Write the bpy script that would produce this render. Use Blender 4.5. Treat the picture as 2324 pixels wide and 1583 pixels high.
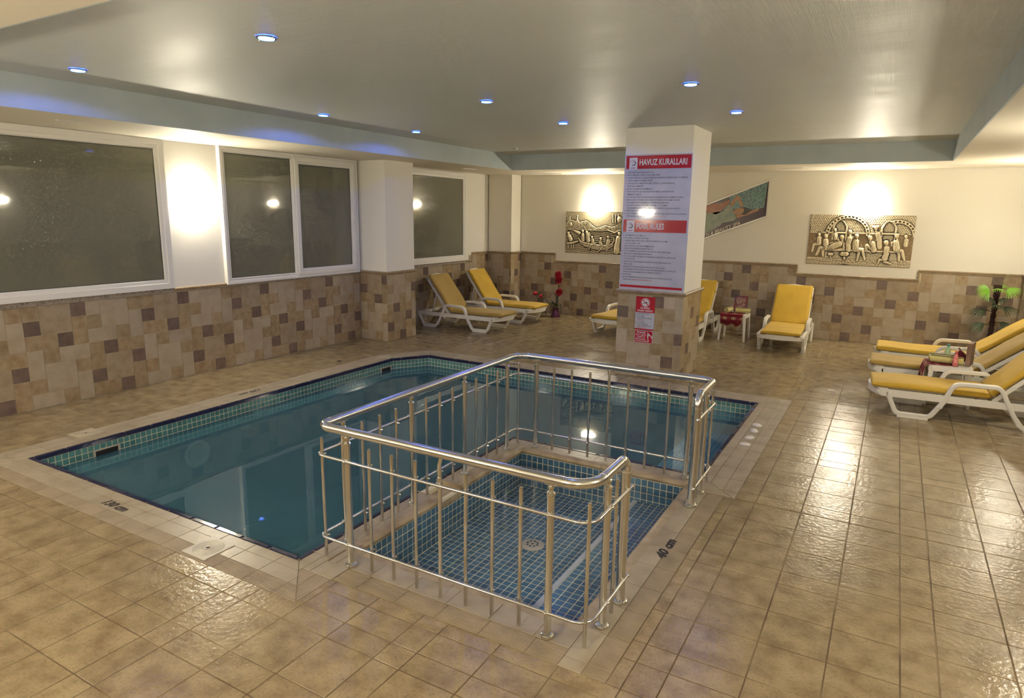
import bpy, bmesh, math, random
from mathutils import Vector, Matrix
PI = math.pi
random.seed(7)
scene = bpy.context.scene
for o in list(bpy.data.objects):
    bpy.data.objects.remove(o, do_unlink=True)
C = scene.collection

# ------------------------------------------------------------------ camera, world, exposure
CAM_H = 2.0
FOC = 1502.005
camd = bpy.data.cameras.new('camera')
camd.sensor_width = 36.0
camd.lens = 36.0 * FOC / 2324.0
camd.clip_start = 0.05
cam = bpy.data.objects.new('camera', camd)
C.objects.link(cam)
CR = Matrix(((0.86705232, -0.11229992, 0.48539571),
             (0.49800385, 0.16685112, -0.85097172),
             (0.01457524, 0.97956594, 0.20059444)))
cam.matrix_world = Matrix.Translation((0, 0, CAM_H)) @ CR.to_4x4()
scene.camera = cam
world = bpy.data.worlds.new('night')
scene.world = world
world.use_nodes = True
world.node_tree.nodes['Background'].inputs[0].default_value = (0.006, 0.007, 0.010, 1)
world.node_tree.nodes['Background'].inputs[1].default_value = 1.0
vs = scene.view_settings
vs.view_transform = 'Standard'
vs.look = 'None'
vs.exposure = 0.26
vs.gamma = 1.0
vs.use_curve_mapping = False
cy = scene.cycles
cy.max_bounces = 7
cy.diffuse_bounces = 4
cy.glossy_bounces = 3
cy.transparent_max_bounces = 6
cy.caustics_reflective = False
cy.caustics_refractive = False
cy.use_light_tree = False
cy.use_adaptive_sampling = True
cy.adaptive_threshold = 0.06
cy.adaptive_min_samples = 16
SCONCE_STRENGTH = 225.0
SCONCE_COLOR = (1.0, 0.905, 0.70, 1)
SPOT_POWER = 15.0
SPOT_COLOR = (0.10, 0.22, 1.0)


def proj(p):
    v = CR.transposed() @ (Vector(p) - Vector((0, 0, CAM_H)))
    if v.z > -0.05:
        return None
    return (1162 + FOC * v.x / -v.z, 791.5 - FOC * v.y / -v.z)


def pix_area(poly):
    q = [proj(p) for p in poly]
    if any(a is None for a in q):
        return 0.0
    cx = sum(a[0] for a in q) / len(q)
    cy = sum(a[1] for a in q) / len(q)
    if not (-15 < cx < 2339 and -15 < cy < 1598):
        return 0.0
    s = 0
    for i in range(len(q)):
        a, b = q[i], q[(i + 1) % len(q)]
        s += a[0] * b[1] - b[0] * a[1]
    return abs(s) / 2


# ------------------------------------------------------------------ materials
MATS = {}


def mat(name, base, rough=0.5, metal=0.0, spec=0.5, mix=None, rand=0.0, bump=None, emit=None, coat=0.0,
        rough_noise=None, tint2=None, sheen=0.0, aniso=0.0):
    """mix=(scale, colour2, lo, hi, detail); bump=(scale, strength, distance, detail); rand=brightness spread."""
    if name in MATS:
        return MATS[name]
    m = bpy.data.materials.new(name)
    m.use_nodes = True
    nt = m.node_tree
    N, L = nt.nodes, nt.links
    b = N['Principled BSDF']
    b.inputs['Base Color'].default_value = (*base, 1)
    b.inputs['Roughness'].default_value = rough
    b.inputs['Metallic'].default_value = metal
    b.inputs['Specular IOR Level'].default_value = spec
    b.inputs['Coat Weight'].default_value = coat
    b.inputs['Sheen Weight'].default_value = sheen
    geo = N.new('ShaderNodeNewGeometry')
    col = None

    def noise(scale, detail=4, vec=None):
        n = N.new('ShaderNodeTexNoise')
        n.inputs['Scale'].default_value = scale
        n.inputs['Detail'].default_value = detail
        L.new(vec or geo.outputs['Position'], n.inputs['Vector'])
        return n.outputs['Fac']

    def ramp(fac, lo, hi, a=(0, 0, 0, 1), c=(1, 1, 1, 1)):
        r = N.new('ShaderNodeValToRGB')
        r.color_ramp.elements[0].position = lo
        r.color_ramp.elements[1].position = hi
        r.color_ramp.elements[0].color = a
        r.color_ramp.elements[1].color = c
        L.new(fac, r.inputs[0])
        return r.outputs[0]

    if mix:
        sc, c2, lo, hi, det = mix
        col = ramp(noise(sc, det), lo, hi, (*base, 1), (*c2, 1))
    if tint2:
        sc, c2, lo, hi, det, amt = tint2
        f = ramp(noise(sc, det), lo, hi)
        mx = N.new('ShaderNodeMix')
        mx.data_type = 'RGBA'
        mm = N.new('ShaderNodeMath')
        mm.operation = 'MULTIPLY'
        L.new(f, mm.inputs[0])
        mm.inputs[1].default_value = amt
        L.new(mm.outputs[0], mx.inputs[0])
        if col is None:
            mx.inputs[6].default_value = (*base, 1)
        else:
            L.new(col, mx.inputs[6])
        mx.inputs[7].default_value = (*c2, 1)
        col = mx.outputs[2]
    if rand:
        oi = N.new('ShaderNodeObjectInfo')
        ad = N.new('ShaderNodeMath')
        ad.operation = 'ADD'
        L.new(oi.outputs['Random'], ad.inputs[0])
        L.new(geo.outputs['Random Per Island'], ad.inputs[1])
        fr = N.new('ShaderNodeMath')
        fr.operation = 'FRACT'
        L.new(ad.outputs[0], fr.inputs[0])
        mr = N.new('ShaderNodeMapRange')
        mr.inputs[3].default_value = 1 - rand
        mr.inputs[4].default_value = 1 + rand
        L.new(fr.outputs[0], mr.inputs[0])
        hs = N.new('ShaderNodeHueSaturation')
        L.new(mr.outputs[0], hs.inputs['Value'])
        if col is None:
            hs.inputs['Color'].default_value = (*base, 1)
        else:
            L.new(col, hs.inputs['Color'])
        col = hs.outputs[0]
    if col is not None:
        L.new(col, b.inputs['Base Color'])
    if rough_noise:
        sc, lo, hi, r0, r1 = rough_noise
        f = ramp(noise(sc, 3), lo, hi)
        mr = N.new('ShaderNodeMapRange')
        mr.inputs[3].default_value = r0
        mr.inputs[4].default_value = r1
        L.new(f, mr.inputs[0])
        L.new(mr.outputs[0], b.inputs['Roughness'])
    if bump:
        sc, st, di, det = bump
        bp = N.new('ShaderNodeBump')
        bp.inputs['Strength'].default_value = st
        bp.inputs['Distance'].default_value = di
        L.new(noise(sc, det), bp.inputs['Height'])
        L.new(bp.outputs[0], b.inputs['Normal'])
    if emit:
        b.inputs['Emission Color'].default_value = (*emit[0], 1)
        b.inputs['Emission Strength'].default_value = emit[1]
    MATS[name] = m
    return m


def nodes_of(name):
    m = bpy.data.materials.new(name)
    m.use_nodes = True
    MATS[name] = m
    return m, m.node_tree.nodes, m.node_tree.links, m.node_tree.nodes['Principled BSDF']


WALL = mat('cream_plaster', (0.78, 0.74, 0.645), 0.75, bump=(60, 0.12, 0.01, 2))
WALLW = mat('white_plaster', (0.80, 0.775, 0.71), 0.7, bump=(60, 0.12, 0.01, 2))
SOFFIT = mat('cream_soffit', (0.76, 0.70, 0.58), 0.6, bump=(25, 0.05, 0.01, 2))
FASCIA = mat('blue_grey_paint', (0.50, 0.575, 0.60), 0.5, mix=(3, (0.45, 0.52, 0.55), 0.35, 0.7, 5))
PVC = mat('white_pvc', (0.80, 0.785, 0.75), 0.35)
PVC_DARK = mat('rubber_seal', (0.03, 0.03, 0.03), 0.6)
TL = mat('tile_pale_beige', (0.40, 0.335, 0.25), 0.33, mix=(9, (0.335, 0.265, 0.185), 0.42, 0.75, 4), rand=0.07, bump=(120, 0.06, 0.004, 2))
TO = mat('tile_ochre', (0.345, 0.265, 0.165), 0.33, mix=(14, (0.245, 0.165, 0.085), 0.40, 0.70, 4), rand=0.10, bump=(120, 0.06, 0.004, 2))
TB = mat('tile_sand', (0.345, 0.275, 0.19), 0.33, mix=(10, (0.26, 0.19, 0.12), 0.42, 0.72, 4), rand=0.06, bump=(120, 0.06, 0.004, 2))
TD = mat('tile_purple_brown', (0.165, 0.115, 0.092), 0.33, mix=(16, (0.12, 0.08, 0.064), 0.40, 0.70, 4), rand=0.12, bump=(120, 0.06, 0.004, 2))
GROUTW = mat('wall_grout', (0.55, 0.47, 0.31), 0.8)
CAPM = mat('wall_cap_ceramic', (0.36, 0.275, 0.18), 0.3, mix=(12, (0.25, 0.18, 0.11), 0.4, 0.75, 7))
SILLM = mat('rough_stone_sill', (0.34, 0.29, 0.24), 0.7, mix=(40, (0.16, 0.14, 0.12), 0.45, 0.7, 8), bump=(60, 0.4, 0.01, 6))
FLOORT = mat('floor_tile_stone', (0.325, 0.252, 0.142), 0.3, spec=0.45,
             mix=(8.0, (0.195, 0.138, 0.072), 0.36, 0.72, 8), tint2=(70, (0.12, 0.08, 0.04), 0.50, 0.75, 2, 0.4),
             rand=0.06, bump=(34, 0.45, 0.006, 5), rough_noise=(2.4, 0.35, 0.65, 0.16, 0.262))
GROUTF = mat('floor_grout', (0.10, 0.062, 0.028), 0.7, mix=(1.7, (0.24, 0.175, 0.09), 0.45, 0.6, 4))
COPE = mat('coping_tile_smooth', (0.365, 0.31, 0.225), 0.34, mix=(7, (0.28, 0.225, 0.145), 0.42, 0.75, 7), rand=0.07, bump=(150, 0.05, 0.003, 4))
STONE = mat('pool_edge_marble', (0.38, 0.30, 0.195), 0.4, mix=(9, (0.25, 0.185, 0.11), 0.42, 0.72, 8), bump=(40, 0.15, 0.005, 6))
NAVY = mat('navy_nosing', (0.018, 0.022, 0.062), 0.12, rand=0.15)
MOSA = mat('turquoise_mosaic', (0.075, 0.215, 0.215), 0.15, rand=0.18, coat=0.3)
MOSP = mat('pale_blue_mosaic', (0.15, 0.36, 0.58), 0.2, rand=0.12)
MOSF = mat('mid_blue_mosaic', (0.060, 0.150, 0.245), 0.2, rand=0.12)
MOSB = mat('blue_mosaic', (0.055, 0.14, 0.24), 0.15, rand=0.16, coat=0.3)
GROUTP = mat('pool_grout', (0.66, 0.61, 0.45), 0.7)
POOLIN = mat('pool_shell_blue', (0.012, 0.050, 0.068), 0.4)
STEEL = mat('brushed_stainless', (0.72, 0.71, 0.68), 0.20, metal=1.0, bump=(400, 0.02, 0.001, 2))
CHROME = mat('chrome', (0.75, 0.73, 0.70), 0.08, metal=1.0)
PLASTIC = mat('white_moulded_plastic', (0.74, 0.71, 0.64), 0.35)
YEL = mat('yellow_cushion_fabric', (0.56, 0.355, 0.03), 0.75, mix=(4, (0.48, 0.295, 0.022), 0.4, 0.7, 5), bump=(350, 0.15, 0.002, 3), sheen=0.1)
YELF = mat('faded_yellow_fabric', (0.43, 0.29, 0.075), 0.8, mix=(3, (0.36, 0.235, 0.05), 0.4, 0.7, 5), bump=(350, 0.15, 0.002, 3), sheen=0.1)
PIPING = mat('grey_cushion_underside', (0.19, 0.15, 0.09), 0.8)
LIDM = mat('skimmer_lid_plastic', (0.42, 0.36, 0.26), 0.4)
LIDW = mat('white_lid_plastic', (0.46, 0.42, 0.34), 0.38)
BLACK = mat('black_void', (0.012, 0.010, 0.009), 0.6)
INK = mat('black_stencil_paint', (0.02, 0.015, 0.012), 0.6)
SHELLM = mat('shell_white', (0.70, 0.66, 0.60), 0.4, bump=(90, 0.4, 0.004, 3))
PAPER = mat('paper_scrap', (0.62, 0.56, 0.50), 0.7)
RED = mat('sign_red', (0.42, 0.016, 0.035), 0.09)
LAV = mat('sign_lavender', (0.50, 0.51, 0.60), 0.06, mix=(6, (0.44, 0.45, 0.55), 0.4, 0.7, 4))
SIGNW = mat('sign_white', (0.66, 0.66, 0.72), 0.06)
SIGNT = mat('sign_text_black', (0.025, 0.022, 0.03), 0.4)
SIGNG = mat('sign_grey_line', (0.36, 0.38, 0.48), 0.4)


def ribbed(name, base, axis, pitch):
    m, N, L, b = nodes_of(name)
    geo = N.new('ShaderNodeNewGeometry')
    n = N.new('ShaderNodeTexNoise')
    n.inputs['Scale'].default_value = 7
    n.inputs['Detail'].default_value = 6
    L.new(geo.outputs['Position'], n.inputs['Vector'])
    r = N.new('ShaderNodeValToRGB')
    r.color_ramp.elements[0].position = 0.4
    r.color_ramp.elements[1].position = 0.75
    r.color_ramp.elements[0].color = (*base, 1)
    r.color_ramp.elements[1].color = (*[c * 0.72 for c in base], 1)
    L.new(n.outputs[0], r.inputs[0])
    L.new(r.outputs[0], b.inputs['Base Color'])
    b.inputs['Roughness'].default_value = 0.5
    w = N.new('ShaderNodeTexWave')
    w.wave_type = 'BANDS'
    w.bands_direction = axis
    w.inputs['Scale'].default_value = 0.314159 / pitch
    L.new(geo.outputs['Position'], w.inputs['Vector'])
    bp = N.new('ShaderNodeBump')
    bp.inputs['Strength'].default_value = 0.8
    bp.inputs['Distance'].default_value = 0.002
    L.new(w.outputs['Fac'], bp.inputs['Height'])
    L.new(bp.outputs[0], b.inputs['Normal'])
    return m


RIBX = ribbed('coping_tile_ribbed_x', (0.32, 0.25, 0.165), 'Y', 0.012)
RIBY = ribbed('coping_tile_ribbed_y', (0.32, 0.25, 0.165), 'X', 0.012)


def water_mat(name, tint, body, body_amt, bump_s):
    m = bpy.data.materials.new(name)
    m.use_nodes = True
    N, L = m.node_tree.nodes, m.node_tree.links
    for n in list(N):
        if n.type != 'OUTPUT_MATERIAL':
            N.remove(n)
    out = [n for n in N if n.type == 'OUTPUT_MATERIAL'][0]
    tr = N.new('ShaderNodeBsdfTransparent')
    tr.inputs[0].default_value = (*tint, 1)
    df = N.new('ShaderNodeBsdfDiffuse')
    df.inputs[0].default_value = (*body, 1)
    m1 = N.new('ShaderNodeMixShader')
    m1.inputs[0].default_value = body_amt
    L.new(tr.outputs[0], m1.inputs[1])
    L.new(df.outputs[0], m1.inputs[2])
    gl = N.new('ShaderNodeBsdfGlossy')
    gl.inputs['Roughness'].default_value = 0.015
    geo = N.new('ShaderNodeNewGeometry')
    # Schlick reflectance of water, the same from above and below
    dt = N.new('ShaderNodeVectorMath')
    dt.operation = 'DOT_PRODUCT'
    L.new(geo.outputs['Incoming'], dt.inputs[1])
    ops = []
    prev = dt.outputs['Value']
    for op, val in (('ABSOLUTE', None), ('SUBTRACT', 1.0), ('POWER', 5.0), ('MULTIPLY', 0.98), ('ADD', 0.02)):
        q = N.new('ShaderNodeMath')
        q.operation = op
        if op == 'SUBTRACT':
            q.inputs[0].default_value = val
            L.new(prev, q.inputs[1])
        else:
            L.new(prev, q.inputs[0])
            if val is not None:
                q.inputs[1].default_value = val
        prev = q.outputs[0]
    no = N.new('ShaderNodeTexNoise')
    no.inputs['Scale'].default_value = 2.2
    no.inputs['Detail'].default_value = 2
    L.new(geo.outputs['Position'], no.inputs['Vector'])
    bp = N.new('ShaderNodeBump')
    bp.inputs['Strength'].default_value = bump_s
    bp.inputs['Distance'].default_value = 0.01
    L.new(no.outputs[0], bp.inputs['Height'])
    L.new(bp.outputs[0], gl.inputs['Normal'])
    L.new(bp.outputs[0], dt.inputs[0])
    m2 = N.new('ShaderNodeMixShader')
    L.new(prev, m2.inputs[0])
    L.new(m1.outputs[0], m2.inputs[1])
    L.new(gl.outputs[0], m2.inputs[2])
    L.new(m2.outputs[0], out.inputs[0])
    MATS[name] = m
    return m


WATER = water_mat('pool_water', (0.60, 0.84, 0.92), (0.092, 0.245, 0.300), 0.42, 0.10)
WATERK = water_mat('shallow_water', (0.97, 0.99, 1.0), (0.06, 0.20, 0.28), 0.03, 0.06)


def ceiling_mat():
    m, N, L, b = nodes_of('woven_ceiling_paper')
    geo = N.new('ShaderNodeNewGeometry')
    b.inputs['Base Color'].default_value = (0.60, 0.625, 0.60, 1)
    n0 = N.new('ShaderNodeTexNoise')
    n0.inputs['Scale'].default_value = 1.0
    mp = N.new('ShaderNodeMapping')
    mp.inputs['Scale'].default_value = (0.25, 2.2, 1)
    L.new(geo.outputs['Position'], mp.inputs[0])
    L.new(mp.outputs[0], n0.inputs['Vector'])
    n0.inputs['Detail'].default_value = 5
    mr = N.new('ShaderNodeMapRange')
    mr.inputs[1].default_value = 0.3
    mr.inputs[2].default_value = 0.7
    mr.inputs[3].default_value = 0.36
    mr.inputs[4].default_value = 0.48
    L.new(n0.outputs[0], mr.inputs[0])
    L.new(mr.outputs[0], b.inputs['Roughness'])
    b.inputs['Specular IOR Level'].default_value = 0.75
    w1 = N.new('ShaderNodeTexWave')
    w1.bands_direction = 'X'
    w1.inputs['Scale'].default_value = 46
    w2 = N.new('ShaderNodeTexWave')
    w2.bands_direction = 'Y'
    w2.inputs['Scale'].default_value = 46
    L.new(geo.outputs['Position'], w1.inputs['Vector'])
    L.new(geo.outputs['Position'], w2.inputs['Vector'])
    mu = N.new('ShaderNodeMath')
    mu.operation = 'MULTIPLY'
    L.new(w1.outputs['Fac'], mu.inputs[0])
    L.new(w2.outputs['Fac'], mu.inputs[1])
    # paper strips: shallow seams every 0.53 m along the room
    sx = N.new('ShaderNodeSeparateXYZ')
    L.new(geo.outputs['Position'], sx.inputs[0])
    dv = N.new('ShaderNodeMath')
    dv.operation = 'PINGPONG'
    dv.inputs[1].default_value = 0.265
    L.new(sx.outputs['Y'], dv.inputs[0])
    lt = N.new('ShaderNodeMath')
    lt.operation = 'MULTIPLY'
    lt.inputs[1].default_value = 3.0
    L.new(dv.outputs[0], lt.inputs[0])
    ad = N.new('ShaderNodeMath')
    ad.operation = 'ADD'
    L.new(mu.outputs[0], ad.inputs[0])
    n2 = N.new('ShaderNodeTexNoise')
    n2.inputs['Scale'].default_value = 6
    L.new(mp.outputs[0], n2.inputs['Vector'])
    ml = N.new('ShaderNodeMath')
    ml.operation = 'MULTIPLY'
    ml.inputs[1].default_value = 2.0
    L.new(n2.outputs[0], ml.inputs[0])
    L.new(ml.outputs[0], ad.inputs[1])
    ad2 = N.new('ShaderNodeMath')
    ad2.operation = 'ADD'
    L.new(ad.outputs[0], ad2.inputs[0])
    L.new(lt.outputs[0], ad2.inputs[1])
    bp = N.new('ShaderNodeBump')
    bp.inputs['Strength'].default_value = 0.6
    bp.inputs['Distance'].default_value = 0.0035
    L.new(ad2.outputs[0], bp.inputs['Height'])
    L.new(bp.outputs[0], b.inputs['Normal'])
    return m


CEIL = ceiling_mat()


def glass_mat():
    m, N, L, b = nodes_of('patterned_window_glass')
    b.inputs['Base Color'].default_value = (0.165, 0.165, 0.125, 1)
    b.inputs['Roughness'].default_value = 0.035
    b.inputs['Specular IOR Level'].default_value = 0.55
    geo = N.new('ShaderNodeNewGeometry')
    v = N.new('ShaderNodeTexVoronoi')
    v.inputs['Scale'].default_value = 26
    L.new(geo.outputs['Position'], v.inputs['Vector'])
    r = N.new('ShaderNodeValToRGB')
    r.color_ramp.elements[0].position = 0.16
    r.color_ramp.elements[1].position = 0.24
    r.color_ramp.elements[0].color = (1, 1, 1, 1)
    r.color_ramp.elements[1].color = (0, 0, 0, 1)
    L.new(v.outputs['Distance'], r.inputs[0])
    bp = N.new('ShaderNodeBump')
    bp.inputs['Strength'].default_value = 0.12
    bp.inputs['Distance'].default_value = 0.002
    L.new(r.outputs[0], bp.inputs['Height'])
    L.new(bp.outputs[0], b.inputs['Normal'])
    return m


GLASS = glass_mat()


def emis(name, col, st):
    m = bpy.data.materials.new(name)
    m.use_nodes = True
    N, L = m.node_tree.nodes, m.node_tree.links
    b = N['Principled BSDF']
    b.inputs['Base Color'].default_value = (0.8, 0.8, 0.8, 1)
    b.inputs['Emission Color'].default_value = col
    b.inputs['Emission Strength'].default_value = st
    MATS[name] = m
    return m


GLOW = emis('frosted_glass_lit', SCONCE_COLOR, SCONCE_STRENGTH)
LEDM = emis('blue_led_lens', (0.13, 0.42, 1.0, 1), 6.0)
LEDM.cycles.emission_sampling = 'NONE'
LEDHALO = emis('blue_halo_rim', (0.02, 0.10, 1.0, 1), 60.0)


# ------------------------------------------------------------------ mesh helpers
class MB:
    def __init__(self):
        self.v = []
        self.f = []

    def add(self, vs_, fs_):
        o = len(self.v)
        self.v.extend([tuple(x) for x in vs_])
        self.f.extend([tuple(i + o for i in f) for f in fs_])
        return self

    def box(self, x0, x1, y0, y1, z0, z1):
        v = [(x0, y0, z0), (x1, y0, z0), (x1, y1, z0), (x0, y1, z0), (x0, y0, z1), (x1, y0, z1), (x1, y1, z1), (x0, y1, z1)]
        return self.add(v, [(3, 2, 1, 0), (4, 5, 6, 7), (0, 1, 5, 4), (1, 2, 6, 5), (2, 3, 7, 6), (3, 0, 4, 7)])

    def cbox(self, x0, x1, y0, y1, z0, z1, c):
        """box with all edges chamfered"""
        xs, ys, zs = (x0, x1), (y0, y1), (z0, z1)
        bm = bmesh.new()
        bmesh.ops.create_cube(bm, size=1)
        for v in bm.verts:
            v.co = Vector((xs[v.co.x > 0], ys[v.co.y > 0], zs[v.co.z > 0]))
        bmesh.ops.bevel(bm, geom=list(bm.edges), offset=c, segments=2, affect='EDGES', profile=0.6)
        return self.bm(bm)

    def bm(self, bm, mtx=None):
        bm.verts.index_update()
        vs_ = [(mtx @ v.co) if mtx else v.co.copy() for v in bm.verts]
        fs_ = [[v.index for v in f.verts] for f in bm.faces]
        bm.free()
        return self.add(vs_, fs_)

    def prism(self, poly, d0, d1, plane='xz'):
        """poly 2D extruded from d0 to d1 along the missing axis"""
        def P(a, b, d):
            return {'xz': (a, d, b), 'xy': (a, b, d), 'yz': (d, a, b)}[plane]
        n = len(poly)
        v = [P(a, b, d0) for a, b in poly] + [P(a, b, d1) for a, b in poly]
        f = [tuple(range(n)), tuple(range(2 * n - 1, n - 1, -1))]
        f += [(i, i + n, (i + 1) % n + n, (i + 1) % n) for i in range(n)]
        return self.add(v, f)

    def tube(self, pts, r, n=10, caps=True, radii=None):
        pts = [Vector(p) for p in pts]
        m = len(pts)
        up = Vector((0, 0, 1))
        rings = []
        prev = None
        for i, p in enumerate(pts):
            t = (pts[min(i + 1, m - 1)] - pts[max(i - 1, 0)]).normalized()
            if prev is None:
                a = up if abs(t.z) < 0.9 else Vector((1, 0, 0))
                u = t.cross(a).normalized()
            else:
                u = prev - t * prev.dot(t)
                u.normalize()
            prev = u
            w = t.cross(u)
            rr = radii[i] if radii else r
            rings.append([p + (u * math.cos(2 * PI * k / n) + w * math.sin(2 * PI * k / n)) * rr for k in range(n)])
        v = [q for rg in rings for q in rg]
        f = []
        for i in range(m - 1):
            for k in range(n):
                a, b = i * n + k, i * n + (k + 1) % n
                f.append((a, b, b + n, a + n))
        if caps:
            f.append(tuple(range(n - 1, -1, -1)))
            f.append(tuple((m - 1) * n + k for k in range(n)))
        return self.add(v, f)

    def lathe(self, prof, n=20, cx=0, cy=0, cz=0, caps=True):
        v = []
        for r, z in prof:
            for k in range(n):
                a = 2 * PI * k / n
                v.append((cx + r * math.cos(a), cy + r * math.sin(a), cz + z))
        f = []
        m = len(prof)
        for i in range(m - 1):
            for k in range(n):
                a, b = i * n + k, i * n + (k + 1) % n
                f.append((a, b, b + n, a + n))
        if caps:
            f.append(tuple(range(n - 1, -1, -1)))
            f.append(tuple((m - 1) * n + k for k in range(n)))
        return self.add(v, f)

    def sphere(self, c, r, n=10, m=6, sz=1.0):
        prof = [(max(1e-4, r * math.sin(PI * i / m)), -r * sz * math.cos(PI * i / m)) for i in range(m + 1)]
        return self.lathe(prof, n, c[0], c[1], c[2])

    def ribbon(self, path, t, y0, y1):
        """bar of in-plane thickness t following an XZ path, from y0 to y1, with softened edges"""
        p = [Vector((a, b)) for a, b in path]
        m = len(p)
        nor = []
        for i in range(m):
            d = (p[min(i + 1, m - 1)] - p[max(i - 1, 0)]).normalized()
            nor.append(Vector((-d.y, d.x)))
        c = min(0.008, t * 0.3)
        sec = [(-t / 2 + c, y0), (t / 2 - c, y0), (t / 2, y0 + c), (t / 2, y1 - c), (t / 2 - c, y1), (-t / 2 + c, y1), (-t / 2, y1 - c), (-t / 2, y0 + c)]
        v = []
        for i in range(m):
            for s, y in sec:
                q = p[i] + nor[i] * s
                v.append((q.x, y, q.y))
        f = []
        for i in range(m - 1):
            for k in range(8):
                a, b = i * 8 + k, i * 8 + (k + 1) % 8
                f.append((a, b, b + 8, a + 8))
        f.append(tuple(range(7, -1, -1)))
        f.append(tuple((m - 1) * 8 + k for k in range(8)))
        return self.add(v, f)

    def xf(self, m):
        self.v = [tuple(m @ Vector(p)) for p in self.v]
        return self

    def mesh(self, name, m, smooth=False, angle=None):
        me = bpy.data.meshes.new(name)
        me.from_pydata(self.v, [], self.f)
        bm = bmesh.new()
        bm.from_mesh(me)
        bmesh.ops.recalc_face_normals(bm, faces=bm.faces)
        if angle:
            for e in bm.edges:
                if len(e.link_faces) == 2 and e.calc_face_angle(0) > angle:
                    e.smooth = False
        bm.to_mesh(me)
        bm.free()
        if smooth:
            me.polygons.foreach_set('use_smooth', [True] * len(me.polygons))
        if m:
            me.materials.append(m)
        return me

    def build(self, name, m, parent=None, loc=None, smooth=False, angle=0.7):
        return link(name, self.mesh(name, m, smooth, angle if smooth else None), parent, loc)


def link(name, me, parent=None, loc=None, rotz=None):
    o = bpy.data.objects.new(name, me)
    C.objects.link(o)
    if parent:
        o.parent = parent
    if loc:
        o.location = loc
    if rotz is not None:
        o.rotation_euler = (0, 0, rotz)
    return o


def thing(name, label, cat, loc=(0, 0, 0), rotz=0.0, group=None):
    o = bpy.data.objects.new(name, None)
    o.empty_display_size = 0.1
    C.objects.link(o)
    o.location = loc
    o.rotation_euler = (0, 0, rotz)
    return tag(o, label, cat, group)


def tag(o, label, cat, group=None):
    o['label'] = label
    o['category'] = cat
    if group:
        o['group'] = group
    return o


def struct(o, label=None):
    o['kind'] = 'structure'
    if label:
        o['label'] = label
    return o


def fillet(pts, r, n=6):
    """round the inner corners of a 2D/3D polyline; r may be a list"""
    pts = [Vector(p) for p in pts]
    out = [pts[0]]
    for i in range(1, len(pts) - 1):
        rr = r[i - 1] if isinstance(r, (list, tuple)) else r
        a, b, c = pts[i - 1], pts[i], pts[i + 1]
        d1, d2 = (a - b).normalized(), (c - b).normalized()
        ang = d1.angle(d2)
        if rr <= 0 or ang > PI - 0.02:
            out.append(b)
            continue
        t = min(rr / math.tan(ang / 2), (a - b).length * 0.49, (c - b).length * 0.49)
        rr = t * math.tan(ang / 2)
        cen = b + (d1 + d2).normalized() * (rr / math.sin(ang / 2))
        s, e = b + d1 * t - cen, b + d2 * t - cen
        tot = s.angle(e)
        for k in range(n + 1):
            f = k / n
            out.append(cen + (s * math.sin((1 - f) * tot) + e * math.sin(f * tot)) / math.sin(tot))
    out.append(pts[-1])
    return out


# ---- convex polygon tools for tiles (2D, counter-clockwise)
def clip_half(poly, a, b, keep_left=True):
    s = 1 if keep_left else -1
    out = []
    n = len(poly)
    for i in range(n):
        p, q = poly[i], poly[(i + 1) % n]
        dp = s * ((b[0] - a[0]) * (p[1] - a[1]) - (b[1] - a[1]) * (p[0] - a[0]))
        dq = s * ((b[0] - a[0]) * (q[1] - a[1]) - (b[1] - a[1]) * (q[0] - a[0]))
        if dp >= -1e-9:
            out.append(p)
        if (dp > 1e-9 and dq < -1e-9) or (dp < -1e-9 and dq > 1e-9):
            t = dp / (dp - dq)
            out.append((p[0] + t * (q[0] - p[0]), p[1] + t * (q[1] - p[1])))
    return out


def area(poly):
    return sum(poly[i][0] * poly[(i + 1) % len(poly)][1] - poly[(i + 1) % len(poly)][0] * poly[i][1] for i in range(len(poly))) / 2


def subtract(polys, hole):
    res = []
    for p in polys:
        rest = p
        for i in range(len(hole)):
            if len(rest) < 3:
                break
            a, b = hole[i], hole[(i + 1) % len(hole)]
            out = clip_half(rest, a, b, False)
            if len(out) >= 3 and area(out) > 1e-5:
                res.append(out)
            rest = clip_half(rest, a, b, True)
    return res


def inset(poly, d):
    n = len(poly)
    out = poly
    for i in range(n):
        a, b = poly[i], poly[(i + 1) % n]
        dx, dy = b[0] - a[0], b[1] - a[1]
        l = math.hypot(dx, dy)
        if l < 1e-6:
            continue
        nx, ny = -dy / l * d, dx / l * d
        out = clip_half(out, (a[0] + nx, a[1] + ny), (b[0] + nx, b[1] + ny), True)
        if len(out) < 3:
            return []
    return out


def clean(poly, e=1e-4):
    out = []
    for p in poly:
        if not out or math.hypot(p[0] - out[-1][0], p[1] - out[-1][1]) > e:
            out.append(p)
    while len(out) > 1 and math.hypot(out[0][0] - out[-1][0], out[0][1] - out[-1][1]) < e:
        out.pop()
    return out


def slab(mb, poly, z0, z1, c, fn=lambda a, b, z: (a, b, z)):
    """flat tile: sides up to z1-c, chamfer to an inset top face; fn maps (a,b,height) to 3D"""
    poly = clean(poly)
    n = len(poly)
    if n < 3:
        return False
    cx = sum(p[0] for p in poly) / n
    cy = sum(p[1] for p in poly) / n
    top = []
    for p in poly:
        l = math.hypot(cx - p[0], cy - p[1]) or 1
        k = min(c * 1.35, l * 0.4)
        top.append((p[0] + (cx - p[0]) / l * k, p[1] + (cy - p[1]) / l * k))
    v = [fn(a, b, z0) for a, b in poly] + [fn(a, b, z1 - c) for a, b in poly] + [fn(a, b, z1) for a, b in top]
    f = [(i, (i + 1) % n, (i + 1) % n + n, i + n) for i in range(n)]
    f += [(i + n, (i + 1) % n + n, (i + 1) % n + 2 * n, i + 2 * n) for i in range(n)]
    f.append(tuple(range(2 * n, 3 * n)))
    mb.add(v, f)
    return True


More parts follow.
